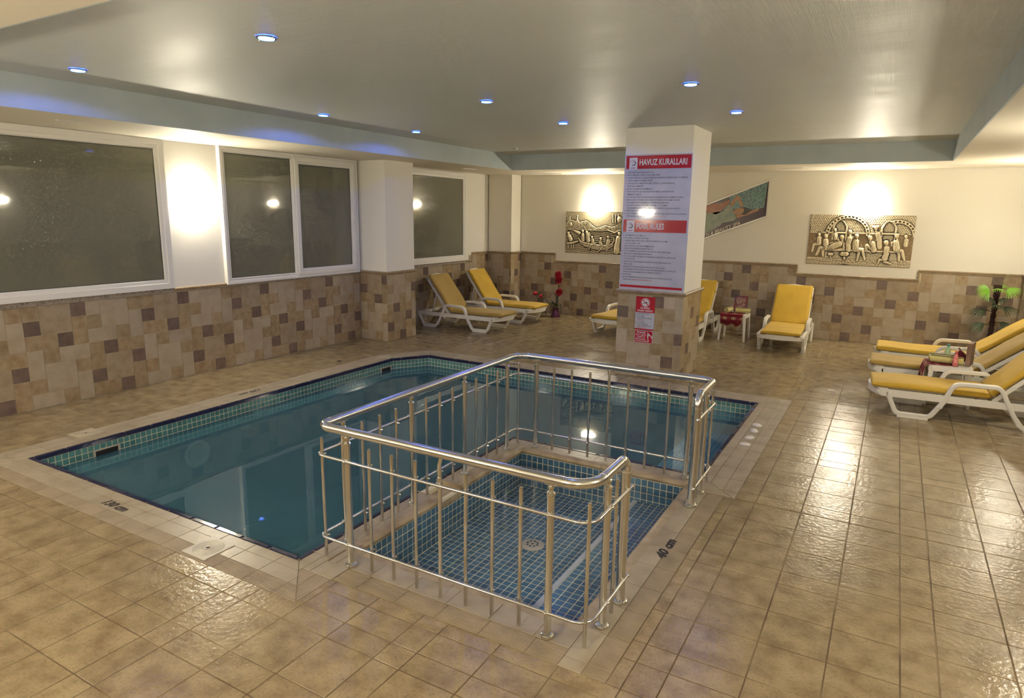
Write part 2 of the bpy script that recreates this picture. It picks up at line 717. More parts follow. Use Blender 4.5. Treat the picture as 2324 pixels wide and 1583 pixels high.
def lay_tiles(name, items, parent, limit=300, z0=0.0, z1=0.0, c=0.0015, stuff_name=None):
    """items: (poly2d, fn, material). The `limit` that show largest become parts, the rest one stuff part per material."""
    sc = []
    for it in items:
        poly, fn, m = it
        sc.append((pix_area([fn(a, b, z1) for a, b in poly]), it))
    sc.sort(key=lambda t: -t[0])
    rest = {}
    cnt = 0
    for a, (poly, fn, m) in sc:
        if cnt < limit and a > 0:
            mb = MB()
            if slab(mb, poly, z0, z1, c, fn):
                mb.build(name, m, parent)
                cnt += 1
        else:
            slab(rest.setdefault(m.name, MB()), poly, z0, z1, c, fn)
    for mn, mb in rest.items():
        if mb.f:
            o = mb.build(stuff_name or name + 's_beyond', MATS[mn], parent)
            o['kind'] = 'stuff'

# ================================================================== ROOM SHELL
XL, XR, YB, YF, ZC, ZS = -7.30, 1.68, 12.13, -0.40, 3.02, 2.755
TX0, TX1, TY0, TY1 = -6.12, 0.52, 1.58, 10.62      # raised ceiling tray

# pool outlines
PX0, PX1, PX2 = -5.88, -2.84, -1.14                  # main pool: left, inner corner, right
PY0, PY1, PY2 = 2.49, 5.02, 7.42                     # near, behind the children's pool, far
CHX, CHY = -5.60, 6.98                               # far-left chamfer
KX0, KX1, KY0, KY1 = -2.625, -1.18, 2.755, 4.80      # children's pool
CW = 0.335                                           # coping width
ZW = -0.143                                          # water level

wall_defs = {
    'wall_left': (XL - 0.16, XL - 0.01, YF - 0.15, YB + 0.15, -0.1, 3.15),
    'wall_right': (XR + 0.01, XR + 0.16, YF - 0.15, YB + 0.15, -0.1, 3.15),
    'wall_back': (XL - 0.01, XR + 0.01, YB + 0.01, YB + 0.16, -0.1, 3.15),
    'wall_front': (XL - 0.01, XR + 0.01, YF - 0.16, YF - 0.01, -0.1, 3.15),
}
W = {}
for n, d in wall_defs.items():
    W[n] = struct(MB().box(*d).build(n, WALLW if n == 'wall_left' else WALL))

# ceiling: raised tray with a lower cream border and blue-grey inner faces
ceil = struct(MB().box(TX0, TX1, TY0, TY1, ZC, ZC + 0.12).build('ceiling', CEIL))
so = MB()
so.box(XL, TX0 - 0.012, YF, YB, ZS, ZC + 0.12)
so.box(TX1 + 0.012, XR, YF, YB, ZS, ZC + 0.12)
so.box(TX0 - 0.012, TX1 + 0.012, TY1 + 0.012, YB, ZS, ZC + 0.12)
so.box(TX0 - 0.012, TX1 + 0.012, YF, TY0 - 0.012, ZS, ZC + 0.12)
soffit = struct(so.build('ceiling_border', SOFFIT), 'lower cream plaster border of the ceiling along the walls')
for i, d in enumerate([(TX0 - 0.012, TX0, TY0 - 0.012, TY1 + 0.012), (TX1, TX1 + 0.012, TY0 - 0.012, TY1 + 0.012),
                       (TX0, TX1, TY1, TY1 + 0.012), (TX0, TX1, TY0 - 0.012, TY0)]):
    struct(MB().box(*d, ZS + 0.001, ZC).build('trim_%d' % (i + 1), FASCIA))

# ------------------------------------------------------------------ floor
HOLES = [
    [(PX0 - CW, PY0 - CW), (PX1 + CW, PY0 - CW), (PX1 + CW, PY2 + CW), (-5.79, PY2 + CW), (PX0 - CW, 7.10)],
    [(PX1 + CW, 2.415), (-0.885, 2.415), (-0.885, 4.70), (PX1 + CW, 4.70)],
    [(PX1 + CW, 4.70), (PX2 + CW, 4.70), (PX2 + CW, PY2 + CW), (PX1 + CW, PY2 + CW)],
]
COLX0, COLX1, COLY0, COLY1 = -2.97, -2.135, 7.883, 8.715
PILX, PILY0, PILY1 = -6.742, 7.898, 8.600
CPX, CPY = -6.745, 11.73
SOLID = [
    [(COLX0, COLY0), (COLX1, COLY0), (COLX1, COLY1), (COLX0, COLY1)],
    [(XL, PILY0), (PILX, PILY0), (PILX, PILY1), (XL, PILY1)],
    [(XL, CPY), (CPX, CPY), (CPX, YB), (XL, YB)],
]
base = [[(XL, YF), (XR, YF), (XR, YB), (XL, YB)]]
for h in HOLES:
    base = subtract(base, h)
fb = MB()
for p in base:
    fb.prism(p, -0.10, -0.0022, 'xy')
floor = struct(fb.build('floor', GROUTF), 'brown grout bed of the tiled pool hall floor')

gx, gy = [], []
x = 0.382 - 1.0475 * 8
while x < XR + 1.1:
    gx += [x, x + 0.302, x + 0.602, x + 0.897]
    x += 1.0475
y = 1.725 - 1.0455 * 3
while y < YB + 1.1:
    gy += [y, y + 0.297, y + 0.594, y + 0.895]
    y += 1.0455
gx = sorted(v for v in gx if XL < v < XR)
gy = sorted(v for v in gy if YF < v < YB)
gx = [XL] + gx + [XR]
gy = [YF] + gy + [YB]
flat = lambda a, b, z: (a, b, z)
items = []
for i in range(len(gx) - 1):
    for j in range(len(gy) - 1):
        if gx[i + 1] - gx[i] < 0.02 or gy[j + 1] - gy[j] < 0.02:
            continue
        cell = [[(gx[i], gy[j]), (gx[i + 1], gy[j]), (gx[i + 1], gy[j + 1]), (gx[i], gy[j + 1])]]
        for h in HOLES + SOLID:
            cell = subtract(cell, h)
        for p in cell:
            q = inset(p, 0.0028)
            if len(q) >= 3 and area(q) > 3e-4:
                items.append((q, flat, FLOORT))
lay_tiles('floor_tile', items, floor, 300, -0.006, 0.0, 0.0015, 'floor_tiles_beyond')

# ------------------------------------------------------------------ wall tiling
PAT = [(0, 0, 1, 1, 'D'), (1, 0, 1, 1, 'L'), (2, 0, 2, 2, 'L'), (4, 0, 1, 1, 'O'), (5, 0, 1, 1, 'O'), (6, 0, 2, 2, 'B'),
       (0, 1, 1, 2, 'O'), (1, 1, 1, 1, 'O'), (4, 1, 1, 2, 'L'), (5, 1, 1, 1, 'D'),
       (1, 2, 2, 1, 'L'), (3, 2, 1, 1, 'O'), (5, 2, 2, 1, 'O'), (7, 2, 1, 1, 'D'),
       (7, 3, 2, 1, 'L'), (1, 3, 1, 2, 'O'), (2, 3, 1, 1, 'D'), (3, 3, 2, 1, 'O'), (5, 3, 1, 2, 'L'), (6, 3, 1, 1, 'O'),
       (0, 4, 1, 1, 'O'), (2, 4, 2, 2, 'B'), (4, 4, 1, 1, 'D'), (6, 4, 2, 2, 'L'),
       (0, 5, 1, 2, 'L'), (1, 5, 1, 1, 'D'), (4, 5, 1, 2, 'O'), (5, 5, 1, 1, 'O'),
       (1, 6, 2, 1, 'O'), (3, 6, 1, 1, 'D'), (5, 6, 2, 1, 'L'), (7, 6, 1, 1, 'O')]
TOPROW = [(0, -1, 1, 1, 'L'), (1, -1, 1, 1, 'O'), (2, -1, 2, 1, 'L'), (4, -1, 1, 1, 'O'), (5, -1, 1, 1, 'O'), (6, -1, 1, 1, 'D'), (7, -1, 1, 1, 'B')]
TM = {'L': TL, 'O': TO, 'B': TB, 'D': TD}
TP = 0.1475
TPX = 0.1485


def wall_tiles(a0, a1, phase, fn, parent, mirror=False, top=lambda a: 1.035, limit=300, name='wall_tile', gap=None, pitch=TPX):
    """tile a wall face; a = coordinate along it, phase = a of pattern column 0's left edge"""
    items = []
    k0 = int(math.floor((a0 - phase) / pitch / 8)) - 2
    k1 = int(math.ceil((a1 - phase) / pitch / 8)) + 2
    for k in range(k0, k1):
        for c, r, w, h, t in PAT + TOPROW:
            c0, c1 = k * 8 + c, k * 8 + c + w
            if mirror:
                c0, c1 = 1 - c1, 1 - c0
            u0, u1 = phase + c0 * pitch, phase + c1 * pitch
            z1, z0 = 1.0325 - r * TP, 1.0325 - (r + h) * TP
            u0, u1 = max(u0, a0), min(u1, a1)
            if u1 - u0 < 0.012:
                continue
            if gap and u0 < gap[1] and u1 > gap[0]:
                for s0, s1 in ((u0, min(u1, gap[0])), (max(u0, gap[1]), u1)):
                    if s1 - s0 > 0.012 and z1 <= top((s0 + s1) / 2) + 0.01:
                        items.append((inset([(s0, z0), (s1, z0), (s1, z1), (s0, z1)], 0.0018), fn, TM[t]))
                continue
            if z1 > top((u0 + u1) / 2) + 0.01:
                continue
            items.append((inset([(u0, max(z0, 0.001)), (u1, max(z0, 0.001)), (u1, z1), (u0, z1)], 0.0018), fn, TM[t]))
    lay_tiles(name, [i for i in items if len(i[0]) >= 3], parent, limit, -0.009, 0.0, 0.0012, 'wall_tiles_beyond')


TRIM = [5]




def cap_run(p0, p1, nrm, z0, mt=None, name=None, h=0.052, out=0.024):
    """straight moulding from p0 to p1 (x,y), projecting along nrm, sitting on z0"""
    prof = [(-0.005, 0), (0.006, 0), (0.010, h * 0.18), (0.012, h * 0.42), (out, h * 0.58), (out + 0.002, h * 0.82), (out - 0.006, h), (-0.005, h)]
    mb = MB()
    v = []
    for p in (p0, p1):
        for o, z in prof:
            v.append((p[0] + nrm[0] * o, p[1] + nrm[1] * o, z0 + z))
    n = len(prof)
    f = [(i, (i + 1) % n, (i + 1) % n + n, i + n) for i in range(n)] + [tuple(range(n)), tuple(range(2 * n - 1, n - 1, -1))]
    mb.add(v, f)
    o = mb.build('trim_%d' % TRIM[0], mt or CAPM)
    TRIM[0] += 1
    return struct(o)


def cap_vert(p, nrm, tan, z0, z1):
    """short vertical return of the moulding where the tiled dado steps up"""
    mb = MB()
    a = Vector((p[0], p[1], 0))
    n = Vector((nrm[0], nrm[1], 0))
    t = Vector((tan[0], tan[1], 0))
    prof = [(-0.005, 0), (-0.005, 0.03), (0.012, 0.03), (0.022, 0.018), (0.022, 0.006), (0.012, 0)]
    v = []
    for z in (z0, z1):
        for o, s in prof:
            q = a + n * o + t * s
            v.append((q.x, q.y, z))
    k = len(prof)
    mb.add(v, [(i, (i + 1) % k, (i + 1) % k + k, i + k) for i in range(k)] + [tuple(range(k)), tuple(range(2 * k - 1, k - 1, -1))])
    o = mb.build('trim_%d' % TRIM[0], CAPM)
    TRIM[0] += 1
    return struct(o)


def backing(x0, x1, y0, y1, z1, parent, z0=0.0):
    o = MB().box(x0, x1, y0, y1, z0, z1).build('tile_grout', GROUTW, parent)
    return o


# left wall
LP = 4.79
fnL = lambda a, b, h: (XL + h, a, b)
wl_top = lambda a: 1.19 if a > 11.12 else 1.035
backing(XL - 0.012, XL - 0.004, YF, PILY0, 1.034, W['wall_left'])
backing(XL - 0.012, XL - 0.004, PILY1, CPY, 1.034, W['wall_left'])
backing(XL - 0.012, XL - 0.004, 11.12, CPY, 1.182, W['wall_left'], 1.034)
wall_tiles(YF, CPY, LP, fnL, W['wall_left'], top=wl_top, gap=(PILY0, PILY1))
for a, b in ((4.755, 5.47),):
    cap_run((XL, a), (XL, b), (1, 0), 1.035)
cap_run((XL, 10.90), (XL, 11.13), (1, 0), 1.035)
cap_run((XL, 11.12), (XL, CPY), (1, 0), 1.182)
cap_vert((XL, 11.118), (1, 0), (0, 1), 1.07, 1.20)
for i, (a, b) in enumerate(((1.0, 4.755), (5.47, PILY0), (PILY1, 10.90))):
    o = MB().cbox(XL - 0.01, XL + 0.012, a, b, 1.035, 1.087, 0.004).build('trim_%d' % TRIM[0], SILLM)
    TRIM[0] += 1
    struct(o)

# back wall (pattern mirrored)
BP = -1.396
fnB = lambda a, b, h: (a, YB - h, b)
wb_top = lambda a: 1.19 if (a < -5.965 or -3.45 < a < -1.42 or a > 0.375) else 1.035
backing(CPX, XR, YB + 0.004, YB + 0.012, 1.034, W['wall_back'])
for a, b in ((CPX, -5.965), (-3.45, -1.42), (0.375, XR)):
    backing(a, b, YB + 0.004, YB + 0.012, 1.182, W['wall_back'], 1.034)
wall_tiles(CPX, XR, BP, fnB, W['wall_back'], mirror=True, top=wb_top, pitch=0.1497)
for a, b, z in ((CPX, -5.94, 1.182), (-5.965, -3.45, 1.035), (-3.46, -1.40, 1.182), (-1.42, 0.375, 1.035), (0.355, XR, 1.182)):
    cap_run((a, YB), (b, YB), (0, -1), z)
cap_vert((-5.965, YB), (0, -1), (1, 0), 1.07, 1.20)
cap_vert((-1.42, YB), (0, -1), (1, 0), 1.07, 1.20)
cap_vert((0.375, YB), (0, -1), (-1, 0), 1.07, 1.20)
cap_vert((-3.45, YB), (0, -1), (-1, 0), 1.07, 1.20)

# right wall
fnR = lambda a, b, h: (XR - h, -a, b)
backing(XR + 0.004, XR + 0.012, YF, YB, 1.182, W['wall_right'])
wall_tiles(-YB, -YF, -11.0, fnR, W['wall_right'], top=lambda a: 1.19, limit=60)
cap_run((XR, YF), (XR, YB), (-1, 0), 1.182)
fnF = lambda a, b, h: (-a, YF + h, b)
backing(XL, XR, YF - 0.012, YF - 0.004, 1.034, W['wall_front'])
wall_tiles(-XR, -XL, -1.0, fnF, W['wall_front'], limit=0)
cap_run((XL, YF), (XR, YF), (0, 1), 1.035)


# ------------------------------------------------------------------ pillars
def pillar(name, x0, x1, y0, y1, ztop, faces, label, tile_top=1.035, capz=1.035, m=WALLW):
    e = 0.0105
    o = struct(MB().box(x0 + e, x1 - e, y0 + e, y1 - e, 0, ztop).build(name, m), label)
    backing(x0 + 0.004, x1 - 0.004, y0 + 0.004, y1 - 0.004, tile_top - 0.001, o)
    for f, ph in faces:
        if f == 'front':
            wall_tiles(x0, x1, ph, lambda a, b, h: (a, y0 - h, b), o, top=lambda a: tile_top)
        if f == 'right':
            wall_tiles(y0, y1, ph, lambda a, b, h: (x1 + h, a, b), o, top=lambda a: tile_top)
        if f == 'left':
            wall_tiles(-y1, -y0, ph, lambda a, b, h: (x0 - h, -a, b), o, top=lambda a: tile_top)
        if f == 'back':
            wall_tiles(-x1, -x0, ph, lambda a, b, h: (-a, y1 + h, b), o, top=lambda a: tile_top)
    # moulded collar
    h = 0.056
    prof = [(0.000, 0), (0.008, 0.002), (0.012, h * 0.3), (0.026, h * 0.55), (0.030, h * 0.8), (0.022, h), (-0.01, h)]
    mb = MB()
    v = []
    for q, z in prof:
        v += [(x0 - q, y0 - q, capz + z), (x1 + q, y0 - q, capz + z), (x1 + q, y1 + q, capz + z), (x0 - q, y1 + q, capz + z)]
    fs_ = []
    for i in range(len(prof) - 1):
        for k in range(4):
            a, b = i * 4 + k, i * 4 + (k + 1) % 4
            fs_.append((a, b, b + 4, a + 4))
    mb.add(v, fs_)
    mb.build('moulded_collar', CAPM, o)
    return o


column = pillar('pillar', COLX0, COLX1, COLY0, COLY1, ZC,
                [('front', COLX0 - 5 * TPX), ('right', COLY0 - 2.6 * TPX), ('left', -COLY1 + 0.06), ('back', -COLX1 + 0.02)],
                'free-standing square white pillar with tiled lower part carrying the pool rules')
pil = pillar('pilaster', XL, PILX, PILY0, PILY1, ZS,
             [('front', PILX - 0.73 * TPX), ('right', PILY0 - 1.0 * TPX), ('back', 0.3)],
             'white pilaster with tiled lower part standing out between two windows')
corner = pillar('corner_pilaster', XL, CPX, CPY, YB, ZS,
                [('front', CPX - 5.2 * TPX), ('right', CPY - 4 * TPX)],
                'white pilaster filling the far corner by the window wall', tile_top=1.19, capz=1.182, m=WALL)


# ------------------------------------------------------------------ windows
def win_bar(mb, a0, a1, z0, z1, d0, d1, c=0.004):
    mb.cbox(XL - 0.008 + d0, XL - 0.008 + d1, a0, a1, z0, z1, c)


def frame(name, a0, a1, z0, z1, w, d0, d1, parent, m=PVC):
    mb = MB()
    prof = [(0.0, d0), (0.0, d1), (w * 0.55, d1), (w * 0.62, d1 - 0.008), (w * 0.9, d1 - 0.010), (w, d1 - 0.022), (w, d0)]
    rings = []
    for s, d in prof:
        rings.append([(XL - 0.008 + d, a0 + s, z0 + s), (XL - 0.008 + d, a1 - s, z0 + s), (XL - 0.008 + d, a1 - s, z1 - s), (XL - 0.008 + d, a0 + s, z1 - s)])
    v = [p for r in rings for p in r]
    f = []
    for i in range(len(prof)):
        for k in range(4):
            j = (i + 1) % len(prof)
            f.append((i * 4 + k, i * 4 + (k + 1) % 4, j * 4 + (k + 1) % 4, j * 4 + k))
    mb.add(v, f)
    return mb.build(name, m, parent)


def pane(a0, a1, z0, z1, parent, d=0.026):
    mb = MB().box(XL - 0.008, XL - 0.008 + d, a0 - 0.004, a1 + 0.004, z0 - 0.004, z1 + 0.004)
    o = mb.build('window_pane', GLASS, parent)
    s = MB()
    for b in ((a0, a0 + 0.006, z0, z1), (a1 - 0.006, a1, z0, z1), (a0, a1, z0, z0 + 0.006), (a0, a1, z1 - 0.006, z1)):
        s.box(XL - 0.008 + d, XL - 0.008 + d + 0.003, *b)
    s.build('rubber_seal', PVC_DARK, o)


w1 = struct(frame('window_1', 1.2, 4.745, 1.088, ZS - 0.003, 0.108, 0.0, 0.055, None), 'large fixed window with dark patterned glass in a white frame')
pane(1.308, 4.637, 1.196, ZS - 0.111, w1)
w2 = struct(frame('window_2', 5.46, 7.86, 1.066, ZS - 0.003, 0.055, 0.0, 0.06, None), 'two-part window with a fixed pane and a side sash')
frame('fixed_frame', 5.515, 6.60, 1.121, 2.70, 0.022, 0.0, 0.05, w2)
pane(5.537, 6.578, 1.143, 2.678, w2)
sash = frame('sash_frame', 6.62, 7.79, 1.115, 2.70, 0.082, 0.0, 0.078, w2)
MB().cbox(XL - 0.008, XL + 0.055, 6.595, 6.635, 1.066, ZS - 0.004, 0.004).build('mullion', PVC, w2)
MB().box(XL - 0.008, XL + 0.05, 7.785, 7.81, 1.10, 2.71).build('jamb', PVC, w2)
pane(6.702, 7.708, 1.197, 2.618, w2, 0.04)
hb = MB().cbox(XL + 0.07, XL + 0.085, 7.735, 7.757, 1.82, 1.88, 0.003)
hb.tube([(XL + 0.082, 7.746, 1.85), (XL + 0.108, 7.746, 1.85), (XL + 0.110, 7.746, 1.75)], 0.007, 8)
hb.build('window_handle', PVC, sash)
w3 = struct(frame('window_3', 8.62, 10.885, 1.088, ZS - 0.025, 0.112, 0.0, 0.055, None), 'window with dark patterned glass half hidden behind the pilaster')
pane(8.732, 10.773, 1.20, ZS - 0.137, w3)

# ================================================================== POOLS
MAINA = [(PX0, PY0), (PX1, PY0), (PX1, PY2), (CHX, PY2), (PX0, CHY)]
MAINB = [(PX1, PY1), (PX2, PY1), (PX2, PY2), (PX1, PY2)]
KIDS = [(KX0, KY0), (KX1, KY0), (KX1, KY1), (KX0, KY1)]
NOTCH = [(PX1, 3.60), (KX0, 3.60), (KX0, 3.855), (PX1, 3.855)]
bed = [h for h in HOLES]
GA = [(PX0 - 0.008, PY0 - 0.008), (PX1 + 0.008, PY0 - 0.008), (PX1 + 0.008, PY2 + 0.008), (CHX - 0.006, PY2 + 0.008), (PX0 - 0.008, CHY + 0.006)]
GB = [(PX1, PY1 - 0.008), (PX2 + 0.008, PY1 - 0.008), (PX2 + 0.008, PY2 + 0.008), (PX1, PY2 + 0.008)]
GK = [(KX0 - 0.008, KY0 - 0.008), (KX1 + 0.008, KY0 - 0.008), (KX1 + 0.008, KY1 + 0.008), (KX0 - 0.008, KY1 + 0.008)]
for h in (GA, GB, GK, NOTCH):
    bed = subtract(bed, h)
cb = MB()
for p in bed:
    cb.prism(p, -0.20, -0.0025, 'xy')
cb.prism([(PX1 + 0.009, 3.60), (KX0 - 0.009, 3.60), (KX0 - 0.009, 3.855), (PX1 + 0.009, 3.855)], -0.30, -0.060, 'xy')
coping = struct(cb.build('pool_coping', GROUTF), 'pale tiled edge strip running around both pools')


def strip(a, b, out, d0, d1, ms, me, L, off, m, hmin=None):
    a, b, out = Vector(a), Vector(b), Vector(out)
    t = (b - a).normalized()
    ln = (b - a).length
    q = [(ms * d0, d0), (ln + me * d0, d0), (ln + me * d1, d1), (ms * d1, d1)]
    if area(q) < 0:
        q = q[::-1]
    k0 = math.floor((min(p[0] for p in q) - off) / L)
    k1 = math.ceil((max(p[0] for p in q) - off) / L)
    res = []
    for k in range(k0, k1):
        u0, u1 = off + k * L, off + (k + 1) * L
        p = clip_half(q, (u0, 0), (u0, 1), False)
        if len(p) > 2:
            p = clip_half(p, (u1, 0), (u1, 1), True)
        if len(p) < 3:
            continue
        p = clean(p)
        if len(p) < 3 or abs(area(p)) < 2e-4:
            continue
        w = []
        for s, d in p:
            z = a + t * s + out * d
            w.append((z.x, z.y))
        if area(w) < 0:
            w = w[::-1]
        w = inset(w, 0.0016)
        if len(w) >= 3:
            res.append((w, flat, m))
    return res


cop, nos = [], []
ROWS = [(0.030, 0.110), (0.110, 0.222), (0.222, 0.335)]
ch = Vector((CHX - PX0, PY2 - CHY))
chd = ch.normalized()
chn = (-chd.y, chd.x)
sides = [
    ((PX0, PY0), (PX1, PY0), (0, -1), -1, 1, -0.015, RIBX),
    ((PX0, PY0), (PX0, CHY), (-1, 0), -1, 0.291, 0.16, COPE),
    ((PX0, CHY), (CHX, PY2), chn, -0.291, 0.549, 0.02, COPE),
    ((CHX, PY2), (PX2, PY2), (0, 1), -0.549, 1, 0.10, COPE),
    ((PX2, PY1), (PX2, PY2), (1, 0), -1, 1, 0.05, RIBY),
]
for a, b, n, ms, me, off, rm in sides:
    nos += strip(a, b, n, -0.004, 0.028, ms, me, 0.247, off + 0.1, NAVY)
    for i, (d0, d1) in enumerate(ROWS):
        cop += strip(a, b, n, d0, d1, ms, me, 0.247, off, COPE if i < 2 or rm is COPE else rm)
# divider between the pools
nos += strip((PX1, PY0), (PX1, 3.60), (1, 0), -0.004, 0.028, -1, 0, 0.247, 0.1, NAVY)
nos += strip((PX1, 3.855), (PX1, PY1), (1, 0), -0.004, 0.028, 0, -1, 0.247, 0.1, NAVY)
nos += strip((PX1, PY1), (PX2, PY1), (0, -1), -0.004, 0.028, 1, 0, 0.247, 0.1, NAVY)
for d0, d1, m_ in ((0.110, 0.222, RIBY), (0.222, 0.335, RIBY)):   # near corner pieces
    cop.append((inset([(PX1 + d0, PY0 - d0), (PX1 + d1, PY0 - d1), (PX1 + d1, 2.41), (PX1 + d0, 2.41)], 0.0016), flat, m_))
cop.append((inset([(PX1 + 0.165, 2.41), (PX1 + 0.335, 2.41), (PX1 + 0.335, 2.55), (PX1 + 0.165, 2.55)], 0.0016), flat, COPE))
cop += strip((PX1, PY0), (PX1, 3.60), (1, 0), 0.030, 0.110, -1, 0, 0.247, 0.09, COPE)
cop += strip((PX1, 2.41), (PX1, 3.60), (1, 0), 0.110, 0.165, 0, 0, 0.247, 0.17, COPE)
for d0, d1 in ((0.030, 0.110), (0.110, 0.165)):
    cop += strip((PX1, 3.855), (PX1, PY1), (1, 0), d0, d1, 0, -1, 0.247, 0.12, COPE)
    cop += strip((PX1, PY1), (PX2, PY1), (0, -1), d0, d1, 1, 0, 0.247, 0.12, COPE)
cop.append((inset([(-1.14, 5.02), (-1.14, 4.705), (-0.825, 4.705)], 0.002), flat, COPE))
# children's pool front and right edge tiles
cop += strip((-2.66, 2.695), (-1.12, 2.695), (0, -1), 0, 0.145, 0, 0, 0.26, 0.05, COPE)
cop += strip((-2.50, 2.695), (-1.12, 2.695), (0, -1), 0.145, 0.280, 0, 0, 0.26, 0.17, RIBX)
cop += strip((-1.12, 2.415), (-1.12, 4.70), (1, 0), 0, 0.117, 0, 0, 0.247, 0.08, COPE)
cop += strip((-1.12, 2.415), (-1.12, 4.70), (1, 0), 0.117, 0.235, 0, 0, 0.247, 0.08, RIBX)
lay_tiles('coping_tile', cop, coping, 300, -0.010, 0.0, 0.0015, 'coping_tiles_beyond')


def nose(mb, poly, z):
    slab(mb, poly, -0.030, 0.002, 0.010)


for poly, fn, m in nos:
    mb = MB()
    slab(mb, poly, -0.034, 0.003, 0.009)
    mb.build('nosing_tile', NAVY, coping)


# rounded marble edge around the children's pool
def stone_edge(p0, p1, inward, ln, name='edge_stone'):
    p0, p1, n = Vector(p0), Vector(p1), Vector(inward)
    t = (p1 - p0).normalized()
    tot = (p1 - p0).length
    k = max(1, round(tot / ln))
    prof = [(-0.062, -0.012), (-0.062, 0.0), (-0.012, 0.002), (0.002, -0.004), (0.010, -0.016), (0.011, -0.028), (0.004, -0.040), (-0.012, -0.044)]
    for i in range(k):
        a = p0 + t * (tot * i / k + 0.0012)
        b = p0 + t * (tot * (i + 1) / k - 0.0012)
        v = []
        for q in (a, b):
            for d, z in prof:
                r = q + n * d
                v.append((r.x, r.y, z))
        m = len(prof)
        mb = MB().add(v, [(j, (j + 1) % m, (j + 1) % m + m, j + m) for j in range(m)] + [tuple(range(m)), tuple(range(2 * m - 1, m - 1, -1))])
        mb.build(name, STONE, coping, smooth=True, angle=0.9)


stone_edge((KX0, KY0 - 0.06), (KX0, 3.60), (1, 0), 0.85)
stone_edge((KX0, 3.855), (KX0, KY1 + 0.06), (1, 0), 1.0)
stone_edge((KX0, KY1), (-1.14, KY1), (0, -1), 0.75)
stone_edge((KX0 - 0.05, KY0), (KX1 + 0.06, KY0), (0, 1), 0.75)
stone_edge((KX1, KY0), (KX1, KY1 + 0.02), (-1, 0), 0.7)
nb = MB().cbox(PX1 - 0.01, KX0 + 0.012, 3.595, 3.86, -0.085, -0.050, 0.008)
nb.build('overflow_sill', STONE, coping)
for yy in (3.60, 3.855):
    MB().cbox(PX1 - 0.006, KX0 + 0.008, yy - 0.006, yy + 0.006, -0.055, 0.004, 0.004).build('overflow_cheek', STONE, coping)

# basins
basin = MB()
T = 0.06


def side(mb, p, q, z0, z1, th=T):
    p, q = Vector(p), Vector(q)
    d = (q - p).normalized()
    n = Vector((d.y, -d.x))
    p, q = p + n * 0.0014, q + n * 0.0014
    a, b = p + n * th, q + n * th
    mb.prism([tuple(p), tuple(q), tuple(b), tuple(a)], z0, z1, 'xy')


outline = [(PX0, PY0), (PX1, PY0), (PX1, PY1), (PX2, PY1), (PX2, PY2), (CHX, PY2), (PX0, CHY)]
bas_lo, bas_up = MB(), MB()
for i in range(len(outline)):
    p, q = outline[i], outline[(i + 1) % len(outline)]
    side(bas_lo, p, q, -1.45, -0.248, 0.05)
    side(bas_up, p, q, -0.248, -0.02, 0.05)
bas_lo.box(PX0 - 0.05, PX1 + 0.05, PY0 - 0.05, PY2 + 0.05, -1.52, -1.45)
bas_lo.box(PX1, PX2 + 0.05, PY1 - 0.05, PY2 + 0.05, -1.52, -1.45)
pool = struct(bas_lo.build('swimming_pool', POOLIN), 'deep main swimming pool basin lined in blue')
bas_up.build('grout_band', GROUTP, pool)
MP = 0.0525


def mosaic(fn, a0, a1, b0, b1, m, holes=(), p=MP, anchor=None):
    its = []
    na, nb_ = max(1, round((a1 - a0) / p)), max(1, round((b1 - b0) / p))
    for i in range(na):
        for j in range(nb_):
            u0, u1 = a0 + (a1 - a0) * i / na, a0 + (a1 - a0) * (i + 1) / na
            w0, w1 = b0 + (b1 - b0) * j / nb_, b0 + (b1 - b0) * (j + 1) / nb_
            if any(h[0] < (u0 + u1) / 2 < h[1] and h[2] < (w0 + w1) / 2 < h[3] for h in holes):
                continue
            its.append((inset([(u0, w0), (u1, w0), (u1, w1), (u0, w1)], 0.0028), fn, m))
    return its


SK1 = (2.955, 3.175, -0.20, -0.085)
SK2 = (6.72, 6.93, -0.20, -0.085)
B0, B1 = -0.245, -0.035
mt = mosaic(lambda a, b, h: (PX0 + h, a, b), PY0, CHY, B0, B1, MOSA, (SK1, SK2))
cl = ch.length
mt += mosaic(lambda a, b, h: (PX0 + chd.x * a + chd.y * h, CHY + chd.y * a - chd.x * h, b), 0, cl, B0, B1, MOSA)
mt += mosaic(lambda a, b, h: (a, PY2 - h, b), CHX, PX2, B0, B1, MOSA)
lay_tiles('mosaic_tile', mt, pool, 300, -0.006, 0.0, 0.0012, 'mosaic_tiles_beyond')
mt = mosaic(lambda a, b, h: (a, PY0 + h, b), PX0, PX1, B0, B1, MOSA)
mt += mosaic(lambda a, b, h: (PX1 - h, a, b), PY0, PY1, B0, B1, MOSA, ((3.60, 3.855, -0.09, 0),))
mt += mosaic(lambda a, b, h: (a, PY1 + h, b), PX1, PX2, B0, B1, MOSA)
mt += mosaic(lambda a, b, h: (PX2 - h, a, b), PY1, PY2, B0, B1, MOSA)
